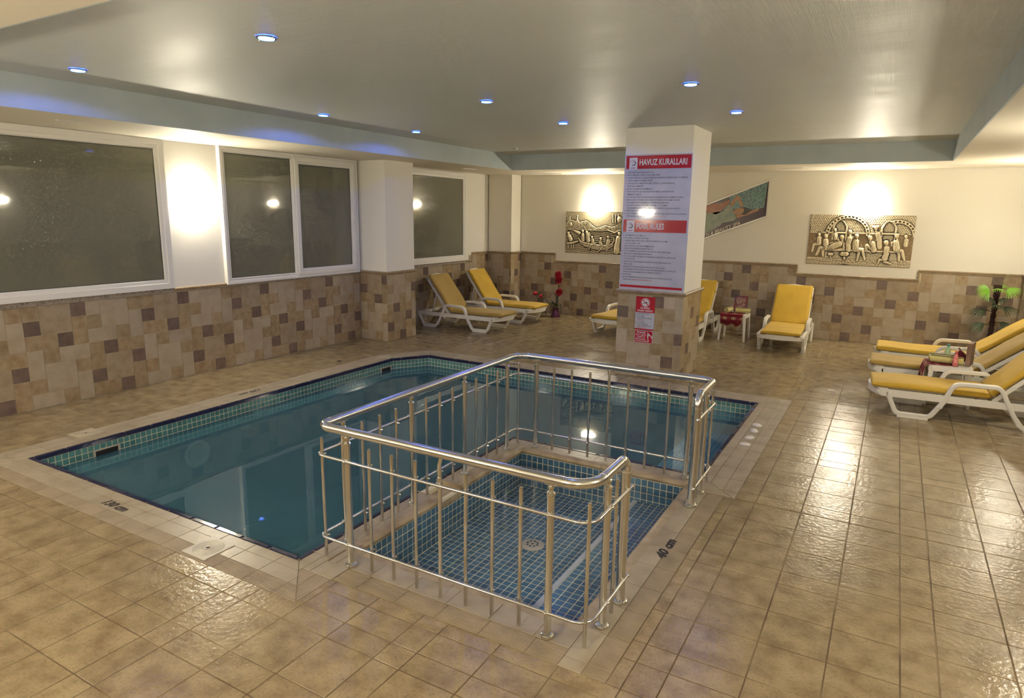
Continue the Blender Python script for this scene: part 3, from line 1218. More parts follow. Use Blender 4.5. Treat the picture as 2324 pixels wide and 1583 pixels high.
# broad entry step along the right end
STEPX, STEPZ = -1.80, -0.42
MB().box(STEPX, PX2 + 0.005, PY1 - 0.005, PY2 + 0.005, -1.45, STEPZ - 0.0014).build('entry_step', GROUTP, pool)
mt += mosaic(lambda a, b, h: (a, b, STEPZ + h), STEPX, PX2, PY1, PY2, MOSP)
mt += mosaic(lambda a, b, h: (STEPX - h, a, b), PY1, PY2, -1.40, STEPZ, MOSA)
lay_tiles('mosaic_tile', mt, pool, 0, -0.006, 0.0, 0.0012, 'mosaic_tiles_beyond')
lp = MB().lathe([(0.14, 0), (0.14, 0.012), (0.115, 0.018), (0.105, 0.012), (0.02, 0.016), (1e-4, 0.016)], 24)
lp.xf(Matrix.Translation((PX0 - 0.004, 3.93, -0.42)) @ Matrix.Rotation(PI / 2, 4, 'Y'))
lp.build('underwater_lamp', mat('dull_lamp_lens', (0.25, 0.27, 0.26), 0.3), pool, smooth=True)
for k, s in enumerate((SK1, SK2)):
    a0, a1, z0, z1 = s[0] + 0.012, s[1] - 0.012, -0.185, -0.098
    mb = MB()
    fr_ = [(a0 - 0.02, z0 - 0.015, a1 + 0.02, z0), (a0 - 0.02, z1, a1 + 0.02, z1 + 0.014), (a0 - 0.02, z0, a0, z1), (a1, z0, a1 + 0.02, z1)]
    for p0, q0, p1, q1 in fr_:
        mb.cbox(PX0 - 0.01, PX0 + 0.006, p0, p1, q0, q1, 0.002)
    o = mb.build('skimmer_mouth', LIDW, pool)
    MB().box(PX0 - 0.004, PX0 + 0.001, a0, a1, z0, z1).build('skimmer_opening', BLACK, o)

kb = MB()
for i in range(4):
    side(kb, KIDS[i], KIDS[(i + 1) % 4], -0.50, -0.030, 0.03)
KZ = -0.33
kb.box(KX0 - 0.03, KX1 + 0.03, KY0 - 0.03, KY1 + 0.03, -0.52, KZ - 0.0014)
LX, LZ = -1.59, -0.235
kb.box(LX + 0.0014, KX1 + 0.001, KY0 - 0.005, KY1 + 0.005, KZ - 0.01, LZ - 0.0014)
kpool = struct(kb.build('children_pool', GROUTP), 'shallow blue mosaic paddling pool inside the railing')
kt = mosaic(lambda a, b, h: (a, b, KZ + h), KX0, LX, KY0, KY1, MOSF)
kt += mosaic(lambda a, b, h: (a, b, LZ + h), LX + 0.03, KX1, KY0, KY1, MOSF)
kt += mosaic(lambda a, b, h: (KX0 + h, a, b), KY0, KY1, KZ, -0.045, MOSB)
kt += mosaic(lambda a, b, h: (a, KY1 - h, b), KX0, KX1, KZ, -0.045, MOSB)
lay_tiles('mosaic_tile', kt, kpool, 300, -0.006, 0.0, 0.0012, 'mosaic_tiles_beyond')
kt = mosaic(lambda a, b, h: (a, KY0 + h, b), KX0, KX1, KZ, -0.045, MOSB)
kt += mosaic(lambda a, b, h: (KX1 - h, a, b), KY0, KY1, LZ, -0.045, MOSB)
kt += mosaic(lambda a, b, h: (LX - h, a, b), KY0, KY1, KZ, LZ - 0.012, MOSB)
lay_tiles('mosaic_tile', kt, kpool, 0, -0.006, 0.0, 0.0012, 'mosaic_tiles_beyond')
MB().cbox(LX - 0.006, LX + 0.028, KY0 + 0.004, KY1 - 0.004, LZ - 0.010, LZ + 0.004, 0.003).build('step_edge_strip', mat('pale_step_edge', (0.42, 0.45, 0.50), 0.3), kpool)
dr = MB().lathe([(0.085, 0), (0.085, 0.006), (0.072, 0.012), (0.03, 0.013), (1e-4, 0.013)], 24, -2.02, 3.88, KZ)
dr = dr.build('pool_drain', LIDW, kpool, smooth=True)
dm = MB()
for k in range(8):
    a = k * PI / 4
    dm.box(-2.02 + 0.038 * math.cos(a) - 0.007, -2.02 + 0.038 * math.cos(a) + 0.007, 3.88 + 0.038 * math.sin(a) - 0.006, 3.88 + 0.038 * math.sin(a) + 0.006, KZ + 0.0125, KZ + 0.0145)
dm.box(-2.027, -2.013, 3.873, 3.887, KZ + 0.0125, KZ + 0.0145)
dm.build('drain_slots', BLACK, dr)

wm = MB()
wm.add([(a, b, ZW) for a, b in ((PX0, PY0), (PX1, PY0), (PX1, PY1), (PX2, PY1), (PX2, PY2), (CHX, PY2), (PX0, CHY))], [(0, 1, 2, 3, 4, 5, 6)])
wo = tag(wm.build('pool_water', WATER), 'still teal water filling the large main pool', 'water')
wo['kind'] = 'stuff'
wk = MB().add([(KX0, KY0, ZW), (KX1, KY0, ZW), (KX1, KY1, ZW), (KX0, KY1, ZW)], [(0, 1, 2, 3)])
wo = tag(wk.build('pool_water', WATERK), "clear shallow water of the children's pool inside the railing", 'water')
wo['kind'] = 'stuff'


# skimmer lids set in the coping
def lid(cx, cy, w, d, rot, m, label):
    t = thing('skimmer_lid', label, 'lid', (cx, cy, 0.0), rot, 'square skimmer lids in the pool edge')
    MB().cbox(-w / 2, w / 2, -d / 2, d / 2, -0.004, 0.005, 0.002).build('lid_plate', m, t)
    pr = []
    r = 0.092
    while r > 0.03:
        pr += [(r, 0.0048), (r - 0.002, 0.0068), (r - 0.005, 0.0068), (r - 0.007, 0.0048)]
        r -= 0.0075
    MB().lathe(pr, 32, caps=False).build('ring_ridges', m, t, smooth=True)
    MB().lathe([(0.028, 0.004), (0.028, 0.008), (0.022, 0.010), (0.014, 0.008), (0.012, 0.005), (1e-4, 0.005)], 20).build('finger_hub', m, t, smooth=True)
    MB().lathe([(0.010, 0.0052), (0.010, 0.0062), (1e-4, 0.0062)], 14).build('finger_hole', BLACK, t)


lid(-3.382, 2.278, 0.212, 0.212, 0, LIDW, 'wet shiny square skimmer lid in the near pool edge')
lid(-6.145, 3.04, 0.212, 0.215, 0, LIDM, 'matte beige skimmer lid in the pool edge by the window wall')
lid(-6.055, 7.00, 0.19, 0.16, 0.25, LIDM, 'far skimmer lid at the slanted corner of the pool, tinted blue')

# ================================================================== RAILING
rail = thing('pool_railing', "stainless steel tube railing fencing the children's pool on three sides", 'railing', (-1.885, 3.73, 0))
RO = Vector((-1.885, 3.73, 0))
RX0, RX1, RY0, RY1 = -2.722, -1.052, 2.575, 4.885
HZ, HR = 0.808, 0.0255


def rb(mb, name, m=STEEL, parent=None, smooth=True):
    mb.xf(Matrix.Translation(-RO))
    return mb.build(name, m, parent or rail, smooth=smooth, angle=0.6)


path = fillet([(-1.055, 3.036, 0.0), (-1.055, 3.036, HZ), (RX1, RY0, HZ), (RX0, RY0, HZ), (RX0, RY1, HZ), (RX1, RY1, HZ), (-1.05, 4.41, HZ), (-1.05, 4.41, 0.0)],
              [0.075, 0.13, 0.075, 0.13, 0.075, 0.085], 10)
rb(MB().tube(path, HR, 20), 'handrail')


def sleeve(p, d, ln=0.035):
    p, d = Vector(p), Vector(d)
    rb(MB().tube([p - d * ln / 2, p + d * ln / 2], HR + 0.0016, 20), 'coupling')


for p, d in (((RX1 - 0.15, RY0, HZ), (1, 0, 0)), ((RX1, RY0 + 0.14, HZ), (0, 1, 0)), ((RX0 + 0.085, RY0, HZ), (1, 0, 0)), ((RX0, RY0 + 0.085, HZ), (0, 1, 0)),
             ((RX0, RY1 - 0.15, HZ), (0, 1, 0)), ((RX0 + 0.15, RY1, HZ), (1, 0, 0)), ((RX1 - 0.085, RY1, HZ), (1, 0, 0)), ((RX1, RY1 - 0.085, HZ), (0, 1, 0)),
             ((-1.054, 2.955, HZ), (0, 1, 0)), ((-1.05, 4.50, HZ), (0, 1, 0)), ((-1.055, 3.036, HZ - 0.085), (0, 0, 1)), ((-1.05, 4.41, HZ - 0.095), (0, 0, 1))):
    sleeve(p, d, 0.016)
Z1, Z2 = 0.138, 0.640
# lower rails, bent round the outside of the uprights
of = 0.0185
for z in (Z1, Z2):
    pth = fillet([(RX1 + of, 3.075, z), (RX1 + of, RY0 - of, z), (RX0 - of, RY0 - of, z), (RX0 - of, RY1 + of, z), (RX1 + of, RY1 + of, z), (RX1 + of, 4.38, z)], [0.085, 0.055, 0.075, 0.05], 8)
    r_ = rb(MB().tube(pth, 0.0083, 12), 'lower_rail')
    for p in (pth[0], pth[-1]):
        rb(MB().sphere((p[0], p[1], p[2]), 0.0125, 12, 8), 'rail_end_cap', CHROME, r_)


def flange(x, y, r, parent):
    rb(MB().lathe([(r + 0.014, 0.0), (r + 0.016, 0.006), (r + 0.014, 0.016), (r + 0.006, 0.023), (r, 0.025)], 20, x, y, 0), 'base_flange', CHROME, parent)


def post(x, y, inward):
    r = 0.0185
    p = rb(MB().lathe([(r, 0.0), (r, 0.735)], 18, x, y, 0), 'post')
    flange(x, y, r, p)
    rb(MB().lathe([(r, 0.728), (r + 0.003, 0.731), (r + 0.003, 0.742), (r - 0.003, 0.748), (0.012, 0.752), (0.012, 0.762), (0.0155, 0.766), (0.0155, 0.776), (0.011, 0.782), (0.011, 0.790)], 18, x, y, 0), 'post_neck', CHROME, p)
    rb(MB().cbox(x - (0.03 if inward[1] else 0.012), x + (0.03 if inward[1] else 0.012), y - (0.012 if inward[1] else 0.03), y + (0.012 if inward[1] else 0.03), 0.781, 0.787, 0.002), 'rail_saddle', CHROME, p, smooth=False)
    for z in (Z1, Z2):
        rb(MB().sphere((x - inward[0] * 0.026, y - inward[1] * 0.026, z), 0.0105, 10, 6), 'rail_clip', CHROME, p)


def baluster(x, y, inward, bent=False):
    r = 0.0098
    if bent:
        pts = [(x, y, 0.008), (x, y, 0.66), (x + inward[0] * 0.0, y, 0.70), (x - inward[0] * 0.004, y - inward[1] * 0.004, 0.745), (x - inward[0] * 0.004 + inward[1] * 0.012, y - inward[1] * 0.004 - inward[0] * 0.012, 0.79)]
        p = rb(MB().tube(fillet(pts, 0.05, 4), r + 0.001, 14), 'baluster')
        rb(MB().tube([(x, y, 0.672), (x, y, 0.680)], r + 0.003, 14), 'baluster_ring', CHROME, p)
    else:
        p = rb(MB().lathe([(r * 0.8, 0.008), (r, 0.011), (r, 0.728), (r * 0.9, 0.735), (r * 0.5, 0.739), (1e-4, 0.740)], 14, x, y, 0), 'baluster')
    for z in (Z1, Z2):
        i = Vector((inward[0], inward[1], 0))
        c = Vector((x, y, z))
        rb(MB().tube([c - i * 0.012, c + i * 0.017], 0.0045, 8).sphere(c + i * 0.019, 0.0068, 8, 6), 'screw', CHROME, p)


post(-2.512, RY0, (0, 1)); post(-1.250, RY0, (0, 1))
for k in range(1, 8):
    baluster(-2.512 + 1.262 * k / 8, RY0, (0, 1), k == 4)
baluster(RX0 + 0.012, RY0 + 0.004, (0.7, 0.7)); baluster(RX1 - 0.006, RY0 + 0.006, (-0.7, 0.7))
ys = [2.765, 3.41, 4.055, 4.70]
for i, yy in enumerate(ys):
    post(RX0, yy, (1, 0))
    if i < 3:
        for k in range(1, 4):
            baluster(RX0, yy + 0.645 * k / 4, (1, 0))
baluster(RX0 + 0.008, RY1 - 0.004, (0.7, -0.7)); baluster(RX1 - 0.004, RY1 - 0.004, (-0.7, -0.7))
post(-2.540, RY1, (0, -1)); post(-1.222, RY1, (0, -1))
for k in range(1, 8):
    baluster(-2.540 + 1.318 * k / 8, RY1, (0, -1), k == 4)
post(RX1, 2.786, (-1, 0)); baluster(RX1, 2.905, (-1, 0))
post(RX1, 4.665, (-1, 0)); baluster(RX1, 4.545, (-1, 0))
flange(-1.055, 3.036, HR, rail); flange(-1.05, 4.41, HR, rail)

# ================================================================== LIGHTS
def sconce(loc, rotz, label):
    """half-round frosted glass wall lamp; local +Y points into the room"""
    t = thing('wall_sconce', label, 'wall lamp', loc, rotz, 'lit wall sconces')
    MB().cbox(-0.10, 0.10, 0.0, 0.012, -0.05, 0.05, 0.003).build('back_plate', PVC, t)
    n = 10
    v, f = [], []
    prof = [(0.70, -0.052), (0.92, -0.040), (1.0, -0.01), (1.0, 0.045), (0.97, 0.052)]
    for s, z in prof:
        for k in range(n + 1):
            a = PI * k / n
            v.append((0.145 * s * math.cos(a), 0.012 + 0.085 * s * math.sin(a), z))
    for i in range(len(prof) - 1):
        for k in range(n):
            a = i * (n + 1) + k
            f.append((a, a + 1, a + n + 2, a + n + 1))
    f.append(tuple(range(n + 1)))
    f.append(tuple((len(prof) - 1) * (n + 1) + k for k in range(n + 1)))
    MB().add(v, f).build('glass_shade', GLOW, t, smooth=True, angle=1.0)
    v, f = [], []
    for s, z in ((1.04, 0.044), (1.04, 0.056), (0.95, 0.056), (0.95, 0.044)):
        for k in range(n + 1):
            a = PI * k / n
            v.append((0.145 * s * math.cos(a), 0.012 + 0.085 * s * math.sin(a), z))
    for i in range(4):
        for k in range(n):
            a, b = i * (n + 1) + k, ((i + 1) % 4) * (n + 1) + k
            f.append((a, a + 1, b + 1, b))
    MB().add(v, f).build('shade_rim', PVC, t)
    return t


sconce((XL - 0.01, 5.09, 2.10), -PI / 2, 'glowing wall lamp on the white strip between the big left window and the two-part window')
sconce((-5.08, YB + 0.01, 2.165), PI, 'glowing wall lamp above the boat relief on the back wall')
sconce((-0.47, YB + 0.01, 2.165), PI, 'glowing wall lamp above the bath scene relief on the back wall')
sconce((XR + 0.01, 10.75, 2.13), PI / 2, 'lit wall lamp on the right wall near the palm corner')
sconce((XR + 0.01, 6.90, 2.13), PI / 2, 'lit wall lamp on the right wall above the floor by the sun loungers')
sconce((XR + 0.01, 2.9, 2.13), PI / 2, 'lit wall lamp on the right wall beside the camera')
sconce((-5.45, YF - 0.01, 2.07), 0, 'lit wall lamp on the near wall facing the pillar')
sconce((-1.6, YF - 0.01, 2.07), 0, 'lit wall lamp on the near wall behind the paddling pool')
sconce((-3.55, YF - 0.01, 2.07), 0, 'added fill lamp on the near wall, second from the window side')  # unseen lamp added to brighten the floor near the camera
sconce((0.55, YF - 0.01, 2.07), 0, 'added fill lamp on the near wall closest to the right wall')  # also added out of view, lifts the foreground light
sconce((XL - 0.01, 0.55, 2.10), -PI / 2, 'lit wall lamp on the window wall left of the big window')


def downlight(x, y, label):
    t = thing('ceiling_spotlight', label, 'ceiling light', (x, y, ZC), 0, 'blue ceiling spotlights')
    MB().lathe([(0.060, -0.002), (0.062, -0.006), (0.056, -0.012), (0.047, -0.010), (0.045, -0.003), (0.050, -0.001)], 24, caps=False).build('trim_ring', CHROME, t, smooth=True)
    MB().lathe([(0.0430, -0.012), (0.036, -0.0145), (0.022, -0.016), (1e-4, -0.0165)], 24).build('led_lens', LEDM, t, smooth=True)
    MB().lathe([(0.0472, -0.004), (0.0472, -0.0135), (0.0430, -0.0130)], 16, caps=False).build('halo_rim', LEDHALO, t, smooth=True)  # glowing rim added to throw a blue halo onto the ceiling
    for s in (-1, 1):
        MB().tube([(s * 0.052, 0, -0.010), (s * 0.060, 0, -0.014), (s * 0.066, 0, -0.006)], 0.004, 8).build('spring_clip', CHROME, t, smooth=True)
    ld = bpy.data.lights.new('blue_beam', 'SPOT')
    ld.energy = SPOT_POWER
    ld.color = SPOT_COLOR
    ld.spot_size = math.radians(165)
    ld.spot_blend = 0.18
    ld.shadow_soft_size = 0.04
    lo = bpy.data.objects.new('blue_beam', ld)
    C.objects.link(lo)
    lo.parent = t
    lo.location = (0, 0, -0.02)


for x, y, l in ((-3.43, 2.97, 'blue ceiling spotlight nearest the camera, topmost in the picture'),
                (-5.52, 2.98, 'blue ceiling spotlight at the far left, above the big window'),
                (-5.55, 5.52, 'second blue ceiling spotlight along the window side, above the two-part window'),
                (-5.54, 7.13, 'third blue ceiling spotlight along the window side, above the pilaster'),
                (-3.45, 5.50, 'blue ceiling spotlight in the middle of the middle row'),
                (-3.44, 7.13, 'farthest blue ceiling spotlight of the middle row, left of the pillar'),
                (-1.54, 5.47, 'nearer of the two blue ceiling spotlights right above the pillar'),
                (-1.52, 7.09, 'farther of the two blue ceiling spotlights, just right of the pillar top'),
                (-1.53, 2.97, 'blue ceiling spotlight above the paddling pool, over the top picture edge')):
    downlight(x, y, l)

det = thing('smoke_detector', 'small white ceiling detector above the far window corner', 'detector', (-5.40, 9.49, ZC))
MB().lathe([(0.035, 0), (0.036, -0.012), (0.03, -0.026), (0.018, -0.030), (1e-4, -0.030)], 20).build('detector_body', PVC, det, smooth=True)
for s in (-1, 1):
    MB().cbox(s * 0.014 - 0.008, s * 0.014 + 0.008, -0.036, -0.03, -0.024, -0.010, 0.002).build('detector_eye', BLACK, det)


def vent(x, y, along, ln, label):
    t = thing('ceiling_vent', label, 'vent', (x, y, ZS), 0 if along == 'x' else PI / 2, 'air vents in the ceiling border')
    mb = MB()
    for a in (-0.028, 0.022):
        mb.cbox(-ln / 2, ln / 2, a, a + 0.006, -0.006, 0.0, 0.001)
    mb.box(-ln / 2, -ln / 2 + 0.006, -0.028, 0.028, -0.005, 0)
    mb.box(ln / 2 - 0.006, ln / 2, -0.028, 0.028, -0.005, 0)
    mb.build('vent_frame', PVC, t)
    MB().box(-ln / 2 + 0.006, ln / 2 - 0.006, -0.022, 0.022, -0.002, -0.0005).build('vent_slot', mat('brown_slot', (0.20, 0.155, 0.10), 0.8), t)  # flat brown panel behind the vent blade
    MB().box(-ln / 2 + 0.006, ln / 2 - 0.006, -0.003, 0.001, -0.005, -0.002).build('vent_blade', PVC, t)


vent(-6.57, 3.47, 'y', 0.30, 'ceiling vent above the big left window')
vent(-6.65, 6.65, 'y', 0.40, 'ceiling vent above the two-part window')
vent(-6.63, 10.0, 'y', 0.40, 'ceiling vent above the window behind the pilaster')
vent(-5.83, 11.67, 'x', 0.42, 'ceiling vent near the far left corner above the red flowers')
vent(-1.57, 11.40, 'x', 0.38, 'ceiling vent above the spa poster')
vent(0.68, 11.35, 'x', 0.30, 'ceiling vent near the far right corner above the palm')


# ================================================================== LETTERING
TXT = {}


def text_mesh(body, size, m, bold=0.0, xs=1.0, shear=0.0, extrude=0.0004, align='LEFT', res=2):
    cu = bpy.data.curves.new('lettering', 'FONT')
    cu.body = body
    cu.size = size
    cu.extrude = extrude
    cu.offset = bold * size
    cu.shear = shear
    cu.align_x = align
    cu.resolution_u = res
    ob = bpy.data.objects.new('lettering_tmp', cu)
    C.objects.link(ob)
    dg = bpy.context.evaluated_depsgraph_get()
    me = bpy.data.meshes.new_from_object(ob.evaluated_get(dg))
    bpy.data.objects.remove(ob, do_unlink=True)
    bpy.data.curves.remove(cu)
    if xs != 1.0:
        for v in me.vertices:
            v.co.x *= xs
    me.materials.clear()
    me.materials.append(m)
    me.name = 'lettering'
    return me


def text_width(me):
    xs_ = [v.co.x for v in me.vertices]
    return (min(xs_), max(xs_)) if xs_ else (0, 0)


def fit_text(body, width, size, m, **k):
    me = text_mesh(body, size, m, **k)
    a, b = text_width(me)
    if b > a and width:
        s = width / (b - a)
        for v in me.vertices:
            v.co.x = (v.co.x - a) * s
    return me


def floor_text(body, cx, cy, rot, width, h, label):
    me = fit_text(body, width, h / 0.72, INK, bold=0.042, shear=0.28, extrude=0.0003)
    for v in me.vertices:
        v.co.x -= width / 2
        v.co.y -= h / 2
    o = link('depth_marking', me, None, (cx, cy, 0.0012), rot)
    tag(o, label, 'marking', 'depth markings on the pool edge')


floor_text('130 cm', -4.43, 2.330, 0, 0.262, 0.062, 'black 130 cm lettering on the near pool edge')
floor_text('130 cm', -6.075, 4.76, -PI / 2, 0.27, 0.062, 'upside-down black 130 cm lettering on the pool edge by the window wall')
floor_text('130 cm', -4.36, 7.615, PI, 0.262, 0.062, 'black 130 cm lettering on the far pool edge behind the railing')
floor_text('40 cm', -1.018, 3.725, PI / 2, 0.262, 0.062, 'black 40 cm lettering on the ribbed edge right of the paddling pool')

# ------------------------------------------------------------------ signs on the pillar (front face y = COLY0)
YS = COLY0 + 0.0105


def at_front(me, name, x, z, d, parent):
    """put a mesh drawn in XY (z = out) onto the pillar front, d metres proud of the sign root"""
    o = link(name, me, parent)
    o.rotation_euler = (PI / 2, 0, 0)
    o.location = (x, -d, z)
    return o


def plate(name, x0, x1, z0, z1, d0, d1, m, parent, c=0.0):
    mb = MB()
    if c:
        mb.cbox(x0, x1, -d1, -d0, z0, z1, c)
    else:
        mb.box(x0, x1, -d1, -d0, z0, z1)
    return mb.build(name, m, parent)


def rplate(name, x0, x1, z0, z1, r, d0, d1, m, parent):
    pts = []
    for cx, cz, a0 in ((x1 - r, z1 - r, 0), (x0 + r, z1 - r, 1), (x0 + r, z0 + r, 2), (x1 - r, z0 + r, 3)):
        for k in range(5):
            a = (a0 + k / 4) * PI / 2
            pts.append((cx + r * math.cos(a), cz + r * math.sin(a)))
    return MB().prism(pts, -d1, -d0, 'xz').build(name, m, parent)


def ring_arc(cx, cz, r, w0, w1, a0, a1, n=24):
    """crescent-like arc; width grows from w0 to w1"""
    v, f = [], []
    for k in range(n + 1):
        t = k / n
        a = a0 + (a1 - a0) * t
        w = w0 + (w1 - w0) * math.sin(PI * t)
        v += [(cx + (r - w / 2) * math.cos(a), cz + (r - w / 2) * math.sin(a), 0), (cx + (r + w / 2) * math.cos(a), cz + (r + w / 2) * math.sin(a), 0)]
    for k in range(n):
        f.append((2 * k, 2 * k + 1, 2 * k + 3, 2 * k + 2))
    return MB().add(v, f).mesh('emblem', SIGNT)


def emblem(parent, x0, x1, z0, z1, d):
    rplate('emblem_tile', x0, x1, z0, z1, 0.008, d, d + 0.002, SIGNW, parent)
    cx, cz = (x0 + x1) / 2, (z0 + z1) / 2 + 0.004
    at_front(ring_arc(cx, cz, 0.026, 0.003, 0.011, -2.6, 2.0), 'emblem_ring', 0, 0, d + 0.0024, parent)
    at_front(ring_arc(cx, cz, 0.016, 0.001, 0.002, 0, 2 * PI), 'emblem_inner_ring', 0, 0, d + 0.0024, parent)
    s = text_mesh('S', 0.024, RED, bold=0.01, extrude=0.0, align='CENTER')
    at_front(s, 'emblem_letter', cx, cz - 0.009, d + 0.0024, parent)
    dots = MB()
    for k in range(5):
        a = 1.35 + k * 0.36
        q = []
        for j in range(8):
            q.append((cx - 0.004 + 0.041 * math.cos(a) + 0.0042 * math.cos(j * PI / 4), cz - 0.002 + 0.041 * math.sin(a) + 0.0042 * math.sin(j * PI / 4)))
        dots.prism(q, -d - 0.0028, -d - 0.002, 'xz')
    dots.build('emblem_dots', RED, parent)
    MB().box(cx - 0.030, cx + 0.030, -d - 0.0026, -d - 0.002, z0 + 0.016, z0 + 0.0225).build('emblem_caption', RED, parent)
    MB().box(cx - 0.022, cx + 0.022, -d - 0.0026, -d - 0.002, z0 + 0.0095, z0 + 0.012).build('emblem_subline', SIGNG, parent)


def bullet(parent, x, z, d, m=RED, r=0.0045):
    q = [(x + r * math.cos(j * PI / 4), z + r * math.sin(j * PI / 4)) for j in range(8)]
    MB().prism(q, -d - 0.0006, -d, 'xz').build('bullet', m, parent)


sg = thing('pool_rules_sign', 'tall red and pale blue pool rules board covering the pillar front', 'sign', (0, YS, 0))
SX0, SX1, SZ0, SZ1 = -2.962, -2.140, 1.094, 2.712
plate('board', SX0, SX1, SZ0, SZ1, 0, 0.004, LAV, sg)
D = 0.004
plate('title_band', -2.942, -2.152, 2.546, 2.698, D, D + 0.0015, RED, sg)
plate('title_band', -2.944, -2.160, 1.800, 1.947, D, D + 0.0015, RED, sg)
plate('footer_band', -2.950, -2.167, 1.122, 1.150, D, D + 0.0015, RED, sg)
plate('grey_rule', -2.950, -2.167, 1.1535, 1.1575, D, D + 0.001, SIGNG, sg)
plate('grey_rule', -2.944, -2.160, 1.791, 1.7975, D, D + 0.001, SIGNG, sg)
plate('grey_rule', -2.942, -2.152, 2.536, 2.5435, D, D + 0.001, SIGNG, sg)
emblem(sg, -2.902, -2.802, 2.538, 2.676, D + 0.0015)
emblem(sg, -2.902, -2.802, 1.797, 1.937, D + 0.0015)
at_front(fit_text('HAVUZ KURALLARI', 0.575, 0.098, SIGNW, bold=0.022), 'sign_title', -2.776, 2.588, D + 0.002, sg)
at_front(fit_text('POOL RULES', 0.345, 0.098, SIGNW, bold=0.022), 'sign_title', -2.776, 1.838, D + 0.002, sg)
TR = [(1, 'AÇILIŞ SAATİ: 08:00 KAPANIŞ SAATİ: 22:00', .325), (1, 'HAVUZ DERİNLİĞİ: 130CM, ÇOCUK BÖLÜMÜ: 40CM', .395),
      (1, '12 YAŞIN ALTINDAKİ ÇOCUKLAR YETİŞKİNLER TARAFINDAN GÖZETİM ALTINDA TUTULMALIDIR.', .735), (1, 'HAVUZA DALMAK VE ATLAMAK YASAKTIR.', .315),
      (1, 'LÜTFEN HAVUZA YÜZME KIYAFETİ (MAYO, BİKİNİ V.S.) DIŞINDA HERHANGİ', .585), (0, 'BİR KIYAFETLE GİRMEYİNİZ.', .21),
      (1, 'HAVUZA DUŞ ALMADAN GİRİLMEMELİDİR.', .32), (1, 'YÜKSEK TANSİYON, KALP RAHATSIZLIĞI VEYA HAMİLE OLANLARIN HAVUZA', .58), (0, 'GİRMEMELERİ ÖNERİLİR.', .185),
      (1, 'CİLT HASTALIĞI, KESİK VEYA AÇIK YARASI BULUNANLARIN HAVUZA GİRMELERİ YASAKTIR.', .70),
      (1, 'BARDAK, ŞİŞE VE YİYECEKLE HAVUZ İÇİNDE VE ETRAFINDA BULUNULMASI YASAKTIR.', .66),
      (1, 'EŞYALARINIZI HAVUZ KENARINDA GÖZETİMSİZ BIRAKMAYINIZ.', .53), (1, 'KAYIP EŞYALARDAN TESİSİMİZ SORUMLU TUTULAMAZ,', .52),
      (0, 'ODALARIMIZDA KASA KİRALAMAK İÇİN RESEPSİYONA BAŞVURUNUZ.', .67), (1, 'CANKURTARAN YOKTUR.', .19),
      (1, 'ACİL DURUMDA LÜTFEN SNACK BAR VEYA POOL BAR TELEFONUNU KULLANARAK', .745), (0, 'LÜTFEN RESEPSİYONU ARAYINIZ', .25)]
EN = [(1, 'OPEN TIME: 08:00 CLOSE TIME: 22:00.', .27), (1, 'POOL DEPTH : 130 CM, KIDS PART: 40CM', .30), (1, 'CHILDREN UNDER TWELVE YEARS OLD MUST BE SUPERVISED AT ALL TIMES.', .545),
      (1, 'IT IS NOT ALLOWED TO DIVE.', .205), (1, 'PLEASE USE THE POOL JUST WITH SWIMMING WEAR.', .38), (1, 'PLEASE GET SHOWER BEFORE ENTERING THE POOL.', .37),
      (1, 'IT IS NOT PERMITTED TO USE THE POOL THE ONES WHO ARE SUFFERING FORM', .58), (0, 'HIGH TENSION, HEART DISEASE AND PREGNANCY.', .36),
      (1, 'IT IS NOT ALLOWED TO USE THE POOL BY WHOM HAS A SKIN INFECTION, OPEN WOUND,', .655), (0, 'CUT OR PUNCTURE.', .14),
      (1, 'GLASS BOTTLES OF ANY TYPE AND FOOD ARE NOT ALLOWED INSIDE AND AROUND', .60), (0, 'THE POOL AREA.', .115),
      (1, 'PLEASE DO NOT LEAVE ANY VALUABLE THINGS AROUND THE POOL AREA.', .53),
      (1, 'SPA & WELLNESS CENTER COULD NOT BE HELD RESPONSIBLE FROM THE LOST THINGS,SAFE', .66), (0, 'DEPOSIT BOXES ARE AVAILABLE IN YOUR ROOMS (INFO RECEPTION).', .49),
      (1, 'NO LIFEGUARD', .105), (1, 'IN CASE OF EMERGENCY PLEASE USE THE SNACK BAR OR POOL BAR PHONE AND CALL', .62), (0, 'THE RECEPTION', .11)]


def rules(lines, ztop, pitch, x0):
    for i, (b, s, w) in enumerate(lines):
        z = ztop - i * pitch
        if b:
            bullet(sg, x0 - 0.018, z + 0.008, D)
        at_front(fit_text(s, w, 0.0235, SIGNT, bold=0.010, extrude=0.0002, res=1), 'rule_line', x0, z, D + 0.0003, sg)


rules(TR, 2.497, 0.0323, -2.918)
rules(EN, 1.749, 0.0318, -2.918)
at_front(fit_text('REZERVASYON (DAHİLİ): 24 - 25', 0.235, 0.0235, RED, bold=0.010, extrude=0.0002, res=1), 'rule_line', -2.655, 2.497 - 16 * 0.0323, D + 0.0003, sg)
at_front(fit_text('(RECEPTION EXTENSION: 24 - 25)', 0.245, 0.0235, RED, bold=0.010, extrude=0.0002, res=1), 'rule_line', -2.800, 1.749 - 17 * 0.0318, D + 0.0003, sg)

